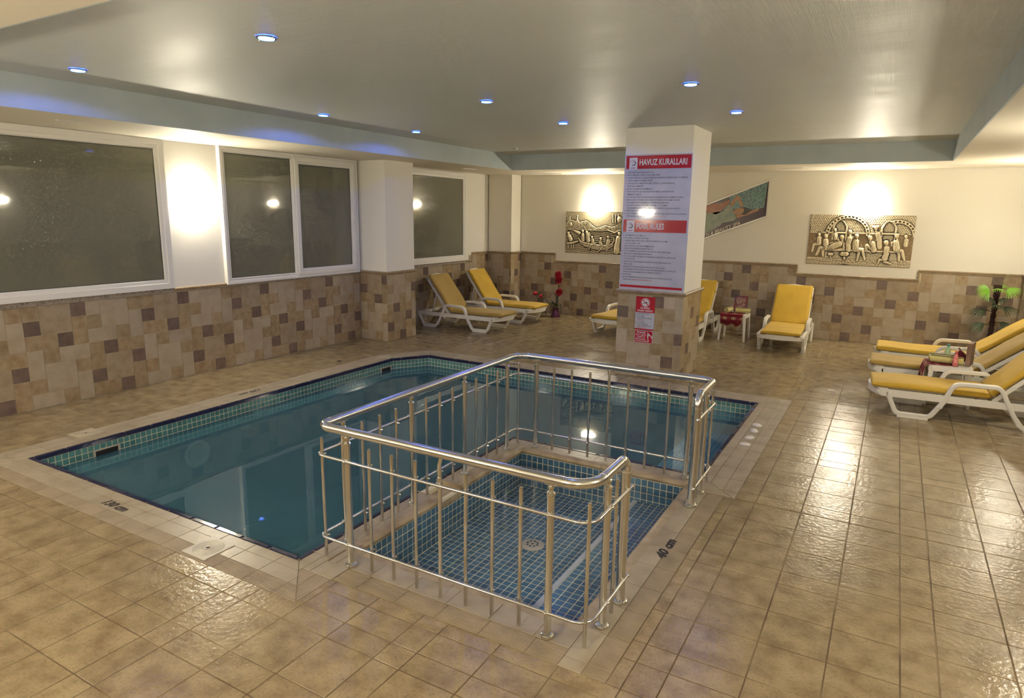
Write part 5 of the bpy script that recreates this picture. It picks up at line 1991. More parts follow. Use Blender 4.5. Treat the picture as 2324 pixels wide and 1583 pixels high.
def lounger(label, loc, rot, back_deg=50, fab=None, seed=0, foot_cush=0.0, thick=0.062, cushion_len=1.0, slide=0.0):
    """local +X runs from the foot end (0) to the head; width along Y"""
    fab = fab or YEL
    t = thing('sun_lounger', label, 'sun lounger', loc, rot, 'white plastic sun loungers with yellow cushions')
    hw = 0.315
    for s in (-1, 1):
        y0, y1 = (s * hw - 0.022, s * hw + 0.022)
        MB().prism([(0.06, 0.225), (0.10, 0.205), (1.66, 0.205), (1.74, 0.225), (1.75, 0.25), (1.70, 0.268), (0.06, 0.275), (0.03, 0.25)], y0 + 0.004, y1 - 0.004, 'xz').build('side_rail', PLASTIC, t)
        fp = fillet([(0.128, 0.252), (0.225, 0.034), (0.525, 0.034), (0.655, 0.255)], [0.07, 0.06], 5)
        leg = MB().ribbon([(a[0], a[1]) for a in [(p.x, p.y) for p in fp]], 0.046, y0, y1)
        leg.build('leg', PLASTIC, t, smooth=True)
        MB().cbox(0.24, 0.515, y0 - 0.003, y1 + 0.003, 0.0, 0.020, 0.003).build('foot_pad', PLASTIC, t)
        ap = fillet([(0.60, 0.145), (0.70, 0.405), (1.075, 0.412), (1.20, 0.165), (1.265, 0.055)], [0.09, 0.075, 0.1], 6)
        MB().ribbon([(p.x, p.y) for p in ap], 0.042, y0 - 0.005, y1 + 0.005).build('armrest', PLASTIC, t, smooth=True)
        rp = fillet([(1.225, 0.125), (1.29, 0.034), (1.565, 0.034), (1.675, 0.25)], [0.06, 0.07], 5)
        MB().ribbon([(p.x, p.y) for p in rp], 0.046, y0, y1).build('leg', PLASTIC, t, smooth=True)
        MB().cbox(1.30, 1.565, y0 - 0.003, y1 + 0.003, 0.0, 0.020, 0.003).build('foot_pad', PLASTIC, t)
    # curved foot board
    n = 14
    pts = []
    for k in range(n + 1):
        y = -0.337 + 0.674 * k / n
        pts.append((0.075 - 0.115 * (1 - (y / 0.337) ** 2), y))
    pts += [(0.135, 0.337), (0.135, -0.337)]
    MB().prism(pts, 0.208, 0.278, 'xy').build('foot_board', PLASTIC, t)
    for k in range(8):
        x = 0.15 + k * 0.11
        MB().cbox(x, x + 0.075, -0.30, 0.30, 0.248, 0.268, 0.003).build('deck_slat', PLASTIC, t)
    MB().cbox(1.64, 1.69, -0.30, 0.30, 0.215, 0.262, 0.003).build('rear_crossbar', PLASTIC, t)
    # backrest, hinged
    hx, hz = 1.03, 0.268
    A = Matrix.Translation((hx, 0, hz)) @ Matrix.Rotation(-math.radians(back_deg), 4, 'Y')
    LB = 0.80
    for s in (-1, 1):
        mb = MB().cbox(0, LB - 0.03, s * 0.27 - 0.02, s * 0.27 + 0.02, -0.03, 0.008, 0.004)
        mb.xf(A).build('back_rail', PLASTIC, t)
    hp = [(LB - 0.08, -0.29)] + [(LB - 0.045 + 0.06 * math.cos(PI * (k / 10 - 0.5)), -0.29 + 0.58 * k / 10) for k in range(11)] + [(LB - 0.08, 0.29)]
    mb = MB().prism(hp, -0.03, 0.012, 'xy')
    mb.xf(A).build('head_board', PLASTIC, t)
    for k in range(6):
        mb = MB().cbox(0.05 + k * 0.115, 0.125 + k * 0.115, -0.255, 0.255, -0.012, 0.004, 0.003)
        mb.xf(A).build('back_slat', PLASTIC, t)
    br = A @ Vector((0.46, 0, -0.03))
    for s in (-1, 1):
        MB().tube([(br.x, s * 0.225, br.z), (min(br.x + 0.10, 1.52), s * 0.225, 0.235)], 0.012, 8).build('back_strut', PLASTIC, t, smooth=True)
    # cushions
    sm = cushion_mesh(cushion_len + 0.04, 0.56, thick, fab, 0.0, seed=seed, curve=lambda x, z: (x - 0.02 + slide, z))
    o = link('seat_cushion', sm, t, (0.0 - foot_cush, 0, 0.277))
    bmh = cushion_mesh(0.74, 0.56, thick, fab, 0.0, seed=seed + 5)
    o = link('back_cushion', bmh, t)
    o.matrix_local = A @ Matrix.Translation((0.03, 0, 0.012))
    ub = MB().cbox(0.0, 0.98, -0.276, 0.276, 0.270, 0.288, 0.004)
    ub.build('cushion_underside', PIPING, t)
    # tie tabs of the cushion
    for s in (-1, 1):
        mb = MB().box(0.545, 0.58, s * 0.283 - 0.006, s * 0.283 + 0.006, -0.034, 0.03)
        mb.xf(A).build('tie_strap', fab, t)
    return t


lounger('faded yellow sun lounger nearest the pilaster, its head against the window wall', (-5.63, 9.72, 0), PI, 52, YELF, 1)
lounger('bright yellow sun lounger in the far window corner, beyond the faded one', (-5.63, 10.94, 0), PI, 54, YEL, 2)
lounger('yellow sun lounger hidden behind the pillar with only its foot end showing left of it', (-4.09, 10.33, 0), PI / 2 - 0.10, 50, YEL, 3)
lounger('yellow sun lounger half hidden behind the pillar, its upright back showing right of it', (-2.93, 10.42, 0), PI / 2, 50, YEL, 4)
lounger('yellow sun lounger facing the camera, between small table and palm corner', (-1.35, 10.42, 0), PI / 2 + 0.02, 51, YEL, 5)
lounger('bright yellow sun lounger closest to the camera at the right edge', (-0.055, 8.00, 0), 0.06, 47, YEL, 6)
lounger('faded yellow sun lounger in the middle of the three on the right', (-0.10, 9.20, 0), 0.0, 40, YELF, 7)
lounger('yellow sun lounger farthest of the three on the right, next to the palm', (-0.06, 10.24, 0), 0.0, 38, YEL, 8)


# ================================================================== SMALL TABLES
def table(label, loc, rot):
    t = thing('side_table', label, 'side table', loc, rot, 'low white plastic tables')
    h, w = 0.445, 0.205
    pts = []
    for cx_, cy_, a0 in ((w - 0.05, w - 0.05, 0), (-w + 0.05, w - 0.05, 1), (-w + 0.05, -w + 0.05, 2), (w - 0.05, -w + 0.05, 3)):
        for k in range(6):
            a = (a0 + k / 5) * PI / 2
            pts.append((cx_ + 0.05 * math.cos(a), cy_ + 0.05 * math.sin(a)))
    MB().prism(pts, h - 0.014, h, 'xy').build('table_top', PLASTIC, t)
    ap = MB()
    for a, b, c, d in ((-w + 0.03, w - 0.03, -w, -w + 0.012), (-w + 0.03, w - 0.03, w - 0.012, w), (-w, -w + 0.012, -w + 0.03, w - 0.03), (w - 0.012, w, -w + 0.03, w - 0.03)):
        ap.box(a, b, c, d, h - 0.062, h - 0.013)
    ap.build('apron', PLASTIC, t)
    for sx in (-1, 1):
        for sy in (-1, 1):
            v = []
            for z, o, s in ((0.0, w + 0.012, 0.030), (h - 0.06, w - 0.006, 0.042), (h - 0.013, w - 0.006, 0.046)):
                x0, x1 = sx * o, sx * (o - s)
                y0, y1 = sy * o, sy * (o - s)
                th = 0.014
                # L-shaped section
                v += [(x0, y0, z), (x1, y0, z), (x1, y0 - sy * th, z), (x0 - sx * th, y0 - sy * th, z), (x0 - sx * th, y1, z), (x0, y1, z)]
            f = []
            for i in range(2):
                for k in range(6):
                    a, b = i * 6 + k, i * 6 + (k + 1) % 6
                    f.append((a, b, b + 6, a + 6))
            f += [tuple(range(5, -1, -1)), tuple(range(12, 18))]
            MB().add(v, f).build('leg', PLASTIC, t)
    return t


TH = 0.446
table('low white plastic table between the two loungers by the back wall', (-2.178, 11.28, 0), 0.0)
table('low white plastic table between the near and middle loungers on the right', (0.655, 8.61, 0), 0.05)

mm, N_, L_, b_ = nodes_of('plaid_cloth')
tc_ = N_.new('ShaderNodeTexCoord')
sx_ = N_.new('ShaderNodeSeparateXYZ')
L_.new(tc_.outputs['UV'], sx_.inputs[0])


def band(sock, per, lo, hi):
    m1 = N_.new('ShaderNodeMath'); m1.operation = 'MULTIPLY'; m1.inputs[1].default_value = 1 / per
    L_.new(sock, m1.inputs[0])
    m2 = N_.new('ShaderNodeMath'); m2.operation = 'FRACT'
    L_.new(m1.outputs[0], m2.inputs[0])
    m3 = N_.new('ShaderNodeMath'); m3.operation = 'GREATER_THAN'; m3.inputs[1].default_value = lo
    m4 = N_.new('ShaderNodeMath'); m4.operation = 'LESS_THAN'; m4.inputs[1].default_value = hi
    L_.new(m2.outputs[0], m3.inputs[0]); L_.new(m2.outputs[0], m4.inputs[0])
    m5 = N_.new('ShaderNodeMath'); m5.operation = 'MULTIPLY'
    L_.new(m3.outputs[0], m5.inputs[0]); L_.new(m4.outputs[0], m5.inputs[1])
    return m5.outputs[0]


bx1 = band(sx_.outputs['X'], 0.145, 0.30, 0.72)
by1 = band(sx_.outputs['Y'], 0.115, 0.42, 0.80)
bx2 = band(sx_.outputs['X'], 0.029, 0.0, 0.28)
mu_ = N_.new('ShaderNodeMath'); mu_.operation = 'MULTIPLY'
L_.new(bx1, mu_.inputs[0]); L_.new(by1, mu_.inputs[1])
mx1 = N_.new('ShaderNodeMix'); mx1.data_type = 'RGBA'
mx1.inputs[6].default_value = (0.16, 0.006, 0.014, 1)
mx1.inputs[7].default_value = (0.24, 0.035, 0.045, 1)
L_.new(by1, mx1.inputs[0])
mx2 = N_.new('ShaderNodeMix'); mx2.data_type = 'RGBA'
L_.new(mu_.outputs[0], mx2.inputs[0])
L_.new(mx1.outputs[2], mx2.inputs[6])
mx2.inputs[7].default_value = (0.52, 0.42, 0.24, 1)
mx3 = N_.new('ShaderNodeMix'); mx3.data_type = 'RGBA'
mu2 = N_.new('ShaderNodeMath'); mu2.operation = 'MULTIPLY'
L_.new(bx2, mu2.inputs[0]); L_.new(mu_.outputs[0], mu2.inputs[1])
L_.new(mu2.outputs[0], mx3.inputs[0])
L_.new(mx2.outputs[2], mx3.inputs[6])
mx3.inputs[7].default_value = (0.17, 0.012, 0.02, 1)
L_.new(mx3.outputs[2], b_.inputs['Base Color'])
b_.inputs['Roughness'].default_value = 0.9
PLAID = mm
FRINGE = mat('cream_fringe', (0.50, 0.40, 0.23), 0.9)


def drape(label, loc, rot, width, prof, fr=0.04, seed=0):
    """cloth following a profile of (y, z) points; hangs over the table edge, fringed end"""
    t = thing('plaid_cloth', label, 'cloth', loc, rot, 'red plaid cloths on the small tables')
    P = [Vector((0, a, b)) for a, b in prof]
    P = fillet(P, 0.012, 4)
    nx = 26
    v, uv, f = [], [], []
    ln = 0
    for i, p in enumerate(P):
        if i:
            ln += (p - P[i - 1]).length
        hang = max(0.0, (P[0].z - p.z))
        for k in range(nx + 1):
            u = k / nx
            wv = math.sin(u * 19 + seed) * 0.010 * min(1, hang * 7) + math.sin(u * 41 + seed) * 0.004 * min(1, hang * 7)
            v.append(((u - 0.5) * width * (1 - 0.10 * min(1, hang * 5)), p.y - abs(wv) - 0.0 + wv * 0.0, p.z + 0.0006 + (0.014 * math.sin(u * 13 + seed) * min(1, hang * 6) if i == len(P) - 1 else 0)))
            uv.append((u * width, ln))
    m = nx + 1
    for i in range(len(P) - 1):
        for k in range(nx):
            f.append((i * m + k, i * m + k + 1, (i + 1) * m + k + 1, (i + 1) * m + k))
    nv = len(v)
    mb = MB().add(v, f)
    me = mb.mesh('cloth', PLAID, True)
    ul = me.uv_layers.new(name='UVMap')
    for lp_ in me.loops:
        ul.data[lp_.index].uv = uv[lp_.vertex_index]
    o = link('cloth_sheet', me, t)
    sd = o.modifiers.new('thick', 'SOLIDIFY')
    sd.thickness = 0.002
    sd.offset = 1
    fb_ = MB()
    rnd = random.Random(seed)
    last = v[-m:]
    for k in range(0, m):
        if rnd.random() < 0.25:
            continue
        x, y, z = last[k]
        l = fr * (0.6 + 0.6 * rnd.random())
        fb_.tube([(x, y, z), (x + rnd.uniform(-.006, .006), y - rnd.uniform(0, .006), z - l * 0.5), (x + rnd.uniform(-.012, .012), y, z - l)], 0.0022, 4)
    fo = fb_.build('fringe', FRINGE, t)
    fo['kind'] = 'stuff'
    return t


drape('red plaid cloth with cream fringe over the front of the table by the back wall', (-2.20, 11.28, 0), 0.0, 0.36,
      [(0.02, TH), (-0.10, TH), (-0.214, TH - 0.002), (-0.220, TH - 0.06), (-0.222, TH - 0.185)], 0.055, 1)
drape('red plaid cloth hanging off the left side of the table between the right loungers', (0.62, 8.61, 0), -PI / 2 + 0.05, 0.34,
      [(0.10, TH), (-0.05, TH), (-0.187, TH - 0.002), (-0.205, TH - 0.08), (-0.215, TH - 0.20)], 0.04, 4)
TOWEL = mat('pale_lime_towel', (0.56, 0.50, 0.19), 0.95, bump=(500, 0.5, 0.003, 2), sheen=0.3)


def towel(label, loc, rot, ln=0.24, r=0.045):
    """rolled towel lying along local X"""
    t = thing('rolled_towel', label, 'towel', loc, rot, 'pale lime rolled towels')
    pts = []
    n = 70
    turns = 3.3
    for k in range(n + 1):
        a = k / n * turns * 2 * PI
        rr = 0.006 + (r - 0.006) * (k / n)
        pts.append((rr * math.cos(a), rr * math.sin(a) + r))
    v, f = [], []
    th = 0.0075
    for x, s in ((-ln / 2, 0.98), (-ln / 2 + 0.008, 1), (ln / 2 - 0.008, 1), (ln / 2, 0.98)):
        for i, (a, b) in enumerate(pts):
            q = Vector((a, b - r))
            d = q.normalized() if q.length > 0 else Vector((1, 0))
            o_ = q * s
            i_ = (q - d * th) * s
            v.append((x, o_.x, o_.y + r))
            v.append((x, i_.x, i_.y + r))
    m = 2 * (n + 1)
    for j in range(3):
        for i in range(n):
            a = j * m + 2 * i
            f.append((a, a + 2, a + 2 + m, a + m))
            f.append((a + 1, a + 1 + m, a + 3 + m, a + 3))
    for j in (0, 3):
        for i in range(n):
            a = j * m + 2 * i
            f.append((a, a + 1, a + 3, a + 2))
    MB().add(v, f).build('towel_roll', TOWEL, t, smooth=True)
    return t


TZ = TH + 0.003
towel('rolled lime towel on the back-wall table, left one seen end-on', (-2.27, 11.20, TZ), PI / 2 - 0.35, 0.16, 0.047)
towel('rolled lime towel on the back-wall table, right one lying sideways', (-2.06, 11.25, TZ), 0.12, 0.23, 0.045)
towel('rolled lime towel at the front of the table between the right loungers', (0.625, 8.545, TZ), -0.06, 0.31, 0.046)
towel('rolled lime towel at the back of the table between the right loungers', (0.58, 8.655, TZ), 0.0, 0.24, 0.046)


def picture_box(label, loc, rot, lean, w, h, d, c1, c2):
    t = thing('picture_box', label, 'box', loc, rot)
    A = Matrix.Rotation(lean, 4, 'X')
    MB().cbox(-w / 2, w / 2, 0, d, 0, h, 0.002).xf(A).build('box_body', c1, t)
    MB().box(-w / 2 + 0.018, w / 2 - 0.018, -0.001, 0.0, 0.02, h - 0.02).xf(A).build('cover_panel', c2, t)
    sp = MB()
    rnd = random.Random(3)
    for k in range(16):
        a, b, s = rnd.uniform(-w / 2 + 0.035, w / 2 - 0.035), rnd.uniform(0.04, h - 0.04), rnd.uniform(0.006, 0.015)
        sp.prism([(a + s * math.cos(j * PI / 3), b + s * 1.3 * math.sin(j * PI / 3)) for j in range(6)], -0.0018, -0.001, 'xz')
    sp.xf(A).build('cover_print', mat('print_pale_pink', (0.46, 0.33, 0.27), 0.5), t)


picture_box('blue and red picture box standing behind the towels on the back-wall table', (-2.13, 11.36, TZ), 0.0, -0.08, 0.20, 0.27, 0.035,
            mat('box_navy_red', (0.07, 0.035, 0.10), 0.4, mix=(9, (0.20, 0.012, 0.03), 0.45, 0.55, 2)), mat('box_cover', (0.20, 0.06, 0.07), 0.4, mix=(22, (0.36, 0.24, 0.20), 0.45, 0.6, 3)))
picture_box('brown edged picture box standing upright on the table between the right loungers', (0.815, 8.62, TZ), -PI / 2 - 0.25, 0.0, 0.19, 0.25, 0.045,
            mat('box_brown', (0.22, 0.13, 0.09), 0.5, mix=(9, (0.16, 0.09, 0.06), 0.4, 0.7, 3)), mat('box_cover_grey', (0.26, 0.20, 0.14), 0.4, mix=(22, (0.12, 0.07, 0.05), 0.45, 0.6, 3)))


def bottle(label, loc, body, capm, h, r, lm=None):
    t = thing('bottle', label, 'bottle', loc)
    MB().lathe([(r * 0.92, 0), (r, 0.006), (r, h * 0.52), (r * 0.95, h * 0.60), (r * 0.62, h * 0.74), (r * 0.42, h * 0.80), (r * 0.40, h * 0.86)], 18).build('bottle_body', body, t, smooth=True)
    MB().lathe([(r * 0.50, h * 0.855), (r * 0.52, h * 0.87), (r * 0.52, h * 0.98), (r * 0.46, h)], 16).build('bottle_cap', capm, t, smooth=True)
    if lm:
        MB().lathe([(r * 1.015, h * 0.12), (r * 1.015, h * 0.46)], 18, caps=False).build('bottle_label', lm, t, smooth=True)


bottle('pink lotion bottle in front of the towel on the right-hand table', (0.70, 8.478, TH + 0.001), mat('pink_plastic', (0.62, 0.19, 0.20), 0.25), mat('pink_cap', (0.60, 0.10, 0.13), 0.3), 0.165, 0.026,
       mat('pink_label', (0.66, 0.28, 0.26), 0.4, mix=(55, (0.50, 0.03, 0.06), 0.52, 0.6, 2)))
bottle('pale green bottle with teal cap behind the towels on the right-hand table', (0.64, 8.765, TH + 0.001), mat('pale_green_plastic', (0.36, 0.50, 0.30), 0.15), mat('teal_cap', (0.07, 0.25, 0.20), 0.3), 0.19, 0.030)
pc = thing('bath_pouch', 'round dark red pouch with cream ribbon behind the towels on the right-hand table', 'pouch', (0.755, 8.725, TH + 0.001))
MB().lathe([(0.028, 0), (0.05, 0.012), (0.060, 0.045), (0.057, 0.085), (0.040, 0.115), (0.022, 0.125), (0.018, 0.132), (1e-4, 0.133)], 18).build('pouch_body', mat('dark_red_cloth', (0.17, 0.012, 0.02), 0.8, bump=(60, 0.4, 0.01, 3)), pc, smooth=True)
MB().tube([(0, 0, 0.13), (-0.01, 0.0, 0.15), (-0.024, 0, 0.165)], 0.006, 8).build('pouch_tuft', MATS['dark_red_cloth'], pc, smooth=True)
rib = [(0.0615 * math.cos(a), 0.0615 * math.sin(a) * 0.3, 0.062 + 0.052 * math.sin(a)) for a in [k * 2 * PI / 20 for k in range(21)]]
MB().tube([(0.055 + 0.0, -0.02, 0.02), (0.064, -0.012, 0.05), (0.060, -0.012, 0.085), (0.03, -0.03, 0.118)], 0.006, 6).build('ribbon', FRINGE, pc, smooth=True)

# ================================================================== PLANTS
LEAFD = mat('dark_leaf', (0.020, 0.028, 0.010), 0.4)
LEAFG = mat('bright_palm_leaf', (0.13, 0.30, 0.015), 0.45, rand=0.2)
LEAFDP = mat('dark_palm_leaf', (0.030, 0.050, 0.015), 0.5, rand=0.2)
LEAFP = mat('yellow_green_leaf', (0.16, 0.19, 0.035), 0.5)
STEMM = mat('dark_stem', (0.03, 0.032, 0.012), 0.6)
PETAL = mat('red_petal', (0.35, 0.006, 0.022), 0.55, rand=0.25)
PURPLE = mat('purple_vase_glaze', (0.115, 0.020, 0.085), 0.18)


def blade(mb, pts, w, fold=0.0):
    """thin arching leaf with some thickness"""
    P = [Vector(p) for p in pts]
    n = len(P)
    v, f = [], []
    for i, p in enumerate(P):
        t = (P[min(i + 1, n - 1)] - P[max(i - 1, 0)]).normalized()
        sd = t.cross(Vector((0, 0, 1)))
        if sd.length < 0.05:
            sd = Vector((1, 0, 0))
        sd.normalize()
        up = sd.cross(t)
        ww = w * math.sin(PI * min(0.97, (i + 0.35) / n)) ** 0.7
        v += [p - sd * ww / 2, p + up * (0.0016 + fold * ww), p + sd * ww / 2, p - up * 0.0012]
    for i in range(n - 1):
        for k in range(4):
            a, b = i * 4 + k, i * 4 + (k + 1) % 4
            f.append((a, b, b + 4, a + 4))
    f += [(3, 2, 1, 0), tuple((n - 1) * 4 + k for k in range(4))]
    mb.add(v, f)


fl = thing('potted_flower', 'purple vase of red artificial flowers on the floor by the back wall', 'potted plant', (-5.735, 11.78, 0))
MB().lathe([(0.098, 0), (0.100, 0.006), (0.088, 0.03), (0.068, 0.08), (0.058, 0.13), (0.064, 0.158), (0.070, 0.166), (0.062, 0.166), (0.052, 0.13), (1e-4, 0.12)], 24).build('vase', PURPLE, fl, smooth=True)
stems = [([(0.02, 0, 0.13), (0.05, -0.01, 0.32), (0.055, -0.01, 0.48), (0.06, 0, 0.80)], 0.006), ([(0.05, -0.01, 0.55), (0.10, 0.0, 0.66), (0.115, 0, 0.76)], 0.005),
         ([(-0.01, 0, 0.13), (-0.12, -0.01, 0.26), (-0.24, -0.02, 0.335), (-0.33, -0.02, 0.385)], 0.0045), ([(-0.16, -0.01, 0.27), (-0.34, -0.02, 0.39), (-0.46, -0.02, 0.43)], 0.004)]
for p, r in stems:
    MB().tube([tuple(q) for q in fillet(p, 0.08, 3)], r, 7).build('stem', STEMM, fl, smooth=True)


def bloom(c, r, seed, n=46):
    rnd = random.Random(seed)
    mb = MB()
    for k in range(n):
        z = 1 - 2 * (k + 0.5) / n
        a = k * 2.39996
        s = math.sqrt(max(0, 1 - z * z))
        d = Vector((s * math.cos(a), s * math.sin(a), z * 0.85)).normalized()
        rr = r * rnd.uniform(0.85, 1.12)
        t = d.cross(Vector((0.3, 0.2, 1))).normalized()
        u = d.cross(t)
        b0 = Vector(c) + d * r * 0.15
        tip = Vector(c) + d * rr
        m_ = Vector(c) + d * rr * 0.7
        w = r * 0.30
        v = [b0, m_ + t * w - u * w * 0.3, tip + t * w * 0.5, tip + d * r * 0.06, tip - t * w * 0.5, m_ - t * w - u * w * 0.3, m_ + u * w * 0.35]
        mb.add(v, [(0, 1, 6), (1, 2, 6), (2, 3, 6), (3, 4, 6), (4, 5, 6), (5, 0, 6), (0, 5, 4, 3, 2, 1)])
    return mb


bloom((0.045, -0.01, 0.835), 0.078, 1).build('flower_head', PETAL, fl)
bloom((0.065, -0.02, 0.735), 0.080, 2).build('flower_head', PETAL, fl)
bloom((0.085, -0.03, 0.490), 0.080, 3).build('flower_head', PETAL, fl)
MB().sphere((-0.455, -0.02, 0.432), 0.050, 12, 8, 0.85).build('flower_bud', PETAL, fl, smooth=True)
MB().sphere((-0.325, -0.02, 0.385), 0.036, 12, 8, 1.15).build('flower_bud', PETAL, fl, smooth=True)
lv = [[(0, 0, .15), (-.08, -.03, .27), (-.17, -.05, .22), (-.20, -.06, .10), (-.14, -.10, .02)], [(0, 0, .15), (.05, -.04, .26), (.13, -.05, .24), (.15, -.05, .12), (.12, -.05, .05)],
      [(0, 0, .15), (-.06, .02, .27), (-.14, .03, .31), (-.22, .03, .27)], [(0, 0, .16), (.0, .02, .36), (-.06, .03, .46), (-.15, .03, .40), (-.20, .03, .34)],
      [(0.02, 0, .16), (.03, .02, .38), (.0, .02, .48), (.05, .02, .40)], [(0.02, 0, .15), (.14, .0, .27), (.24, .0, .26), (.31, .0, .14)], [(0, 0, .15), (-.04, -.08, .28), (.02, -.12, .29), (.10, -.12, .25)]]
for p in lv:
    mb = MB()
    q = [Vector(a) for a in p]
    # smooth the chain
    pts = []
    for i in range(len(q) - 1):
        for k in range(4):
            tt = k / 4
            p0, p1, p2, p3 = q[max(i - 1, 0)], q[i], q[i + 1], q[min(i + 2, len(q) - 1)]
            pts.append(0.5 * ((2 * p1) + (p2 - p0) * tt + (2 * p0 - 5 * p1 + 4 * p2 - p3) * tt ** 2 + (3 * p1 - p0 - 3 * p2 + p3) * tt ** 3))
    pts.append(q[-1])
    blade(mb, pts, 0.032)
    mb.build('leaf', LEAFD, fl, smooth=True)
rnd = random.Random(4)
for k in range(16):
    a, r_ = rnd.uniform(0, 2 * PI), rnd.uniform(0.03, 0.13)
    x, y, z = r_ * math.cos(a), r_ * math.sin(a) - 0.04, 0.17 + rnd.uniform(0, 0.09)
    mb = MB()
    blade(mb, [(x * 0.5, y * 0.5, z), (x * 0.8, y * 0.8, z + 0.03), (x, y, z + 0.025), (x * 1.25, y * 1.25, z)], 0.035, 0.1)
    mb.build('leaf', LEAFP if k % 2 else LEAFD, fl)

pl = thing('potted_palm', 'artificial fan palm in the far right corner behind the loungers', 'potted plant', (1.335, 11.70, 0))
MB().lathe([(0.10, 0), (0.11, 0.01), (0.15, 0.24), (0.155, 0.26), (0.14, 0.26), (0.13, 0.22), (1e-4, 0.21)], 24).build('pot', mat('dark_pot', (0.05, 0.03, 0.02), 0.5), pl, smooth=True)
tr = []
for k in range(19):
    z = 0.2 + 0.05 * k
    tr.append((0.030 + (0.007 if k % 2 else -0.003) + 0.022 * max(0, (z - 0.85) / 0.25), z))
MB().lathe(tr, 12).build('trunk', mat('fibrous_trunk', (0.035, 0.014, 0.008), 0.9, bump=(50, 1.0, 0.02, 5)), pl, smooth=True)


def fan(base, d, roll, ln, n, spread, m, droop=0.25):
    base, d = Vector(base), Vector(d).normalized()
    s = d.cross(Vector((0, 0, 1))).normalized()
    u = s.cross(d)
    s, u = s * math.cos(roll) + u * math.sin(roll), u * math.cos(roll) - s * math.sin(roll)
    mb = MB()
    mb.tube([base, base + d * ln * 0.35], 0.005, 6)
    hub = base + d * ln * 0.3
    for k in range(n):
        a = (k / (n - 1) - 0.5) * spread
        r = ln * 0.72 * (1 - 0.25 * abs(a / spread * 2) ** 2)
        di = d * math.cos(a) + s * math.sin(a)
        pts = [hub + di * r * q + Vector((0, 0, -droop * r * q * q)) for q in (0, 0.33, 0.66, 1)]
        w = ln * 0.72 * spread / n * 0.62
        v = []
        for i, p in enumerate(pts):
            ww = w * (0.25, 0.7, 0.75, 0.10)[i] * 0.5
            pr = (s * math.cos(a) - d * math.sin(a))
            v += [p - pr * ww, p + u * ww * 0.35 + u * 0.001, p + pr * ww, p - u * 0.001]
        f = []
        for i in range(3):
            for j in range(4):
                f.append((i * 4 + j, i * 4 + (j + 1) % 4, (i + 1) * 4 + (j + 1) % 4, (i + 1) * 4 + j))
        f += [(3, 2, 1, 0), (12, 13, 14, 15)]
        mb.add(v, f)
    mb.build('palm_leaf', m, pl)


fan((-0.02, -0.03, 1.00), (-0.80, -0.5, 0.18), 0.9, 0.30, 15, 2.5, LEAFG, 0.30)
fan((0.03, -0.02, 1.02), (0.75, -0.45, 0.25), -0.5, 0.30, 15, 2.5, LEAFG, 0.45)
fan((0.0, -0.04, 1.03), (0.15, -0.9, 0.25), 0.2, 0.22, 13, 2.6, LEAFG, 0.5)
fan((0.0, 0.02, 1.03), (0.3, 0.9, 0.5), 0.1, 0.24, 13, 2.4, LEAFG, 0.4)
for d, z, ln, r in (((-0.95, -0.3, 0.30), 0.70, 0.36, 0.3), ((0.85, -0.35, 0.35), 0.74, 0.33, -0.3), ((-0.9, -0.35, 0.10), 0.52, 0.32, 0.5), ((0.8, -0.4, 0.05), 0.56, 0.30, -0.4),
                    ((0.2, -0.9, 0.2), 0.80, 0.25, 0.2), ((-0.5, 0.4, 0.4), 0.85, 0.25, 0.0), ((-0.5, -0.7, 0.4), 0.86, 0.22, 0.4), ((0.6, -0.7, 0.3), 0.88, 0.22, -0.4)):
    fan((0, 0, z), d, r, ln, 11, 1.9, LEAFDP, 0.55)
for dx in (-1, 1):
    mb = MB()
    blade(mb, [(0.01 * dx, -0.02, 1.02), (0.03 * dx, -0.02, 1.12), (0.075 * dx, -0.02, 1.21), (0.12 * dx, -0.02, 1.26)], 0.028)
    mb.build('palm_leaf', LEAFG, pl)

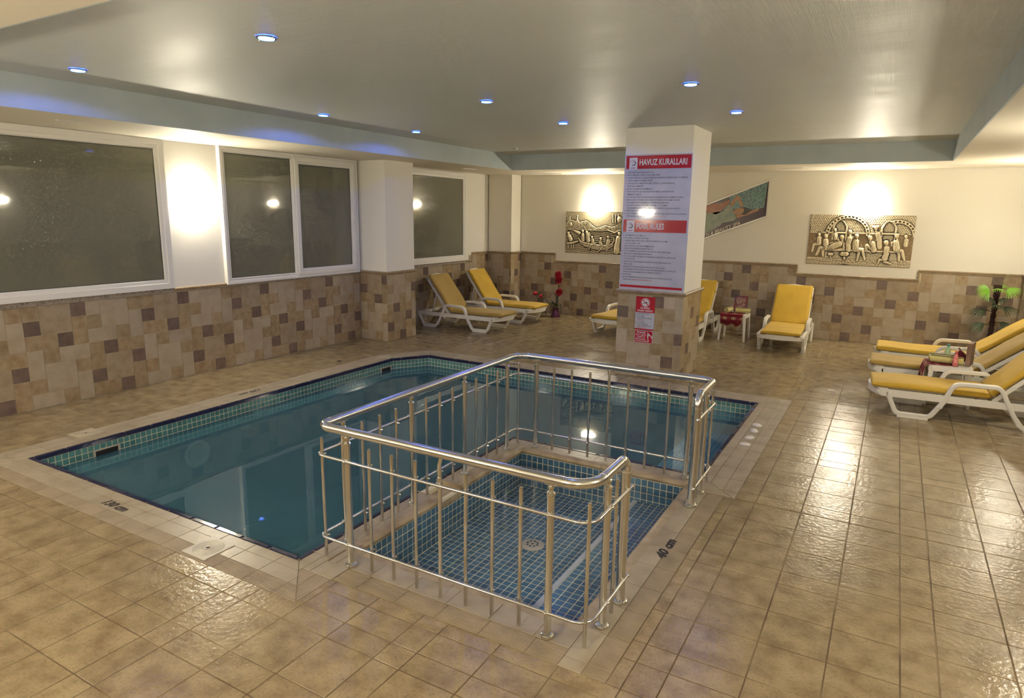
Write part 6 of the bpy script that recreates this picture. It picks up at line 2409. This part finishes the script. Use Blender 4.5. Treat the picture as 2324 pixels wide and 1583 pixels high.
# ================================================================== SMALL THINGS ON THE FLOOR
for i, (x, y, l) in enumerate(((-0.972, 5.942, 'white seashell nearest the camera in the row of four on the pool edge'), (-0.972, 6.155, 'second white seashell from the camera in the row on the pool edge'),
                               (-0.973, 6.385, 'third white seashell from the camera in the row on the pool edge'), (-0.980, 6.586, 'farthest white seashell of the row of four on the pool edge'))):
    v, f = [], []
    n, m = 22, 6
    for j in range(m + 1):
        t = j / m
        for k in range(n):
            a = 2 * PI * k / n
            rr = 0.040 * math.cos(t * PI / 2) ** 0.7 * (1 + 0.10 * math.cos(a * 11) * (1 - t))
            v.append((rr * 1.15 * math.cos(a) + 0.006 * t, rr * 0.85 * math.sin(a), 0.001 + 0.020 * math.sin(t * PI / 2)))
    for j in range(m):
        for k in range(n):
            a, b = j * n + k, j * n + (k + 1) % n
            f.append((a, b, b + n, a + n))
    f.append(tuple(range(n - 1, -1, -1)))
    f.append(tuple(m * n + k for k in range(n)))
    o = MB().add(v, f).build('seashell', SHELLM, None, (x, y, 0.0), smooth=True)
    o.rotation_euler = (0, 0, i * 0.9)
    tag(o, l, 'seashell', 'seashells on the pool edge')
d_ = thing('floor_drain', 'small black floor drain near the pool edge by the pilaster', 'drain', (-6.383, 6.458, 0.0))
MB().lathe([(0.035, 0), (0.035, 0.003), (0.026, 0.004)], 16).build('drain_rim', mat('drain_metal', (0.10, 0.08, 0.06), 0.5, metal=0.5), d_)
MB().lathe([(0.026, 0.0038), (1e-4, 0.0042)], 16).build('drain_hole', BLACK, d_)
v = [(-0.05, -0.012, 0.0012), (-0.01, -0.022, 0.0012), (0.05, -0.004, 0.003), (0.02, 0.016, 0.0012), (-0.04, 0.018, 0.004)]
v = v + [(a, b, c + 0.0012) for a, b, c in v]
o = MB().add(v, [(4, 3, 2, 1, 0), (5, 6, 7, 8, 9)] + [(i, (i + 1) % 5, (i + 1) % 5 + 5, i + 5) for i in range(5)]).build('paper_scrap', PAPER, None, (-0.464, 8.474, 0.0))
tag(o, 'small torn scrap of white paper on the floor left of the near lounger', 'paper')
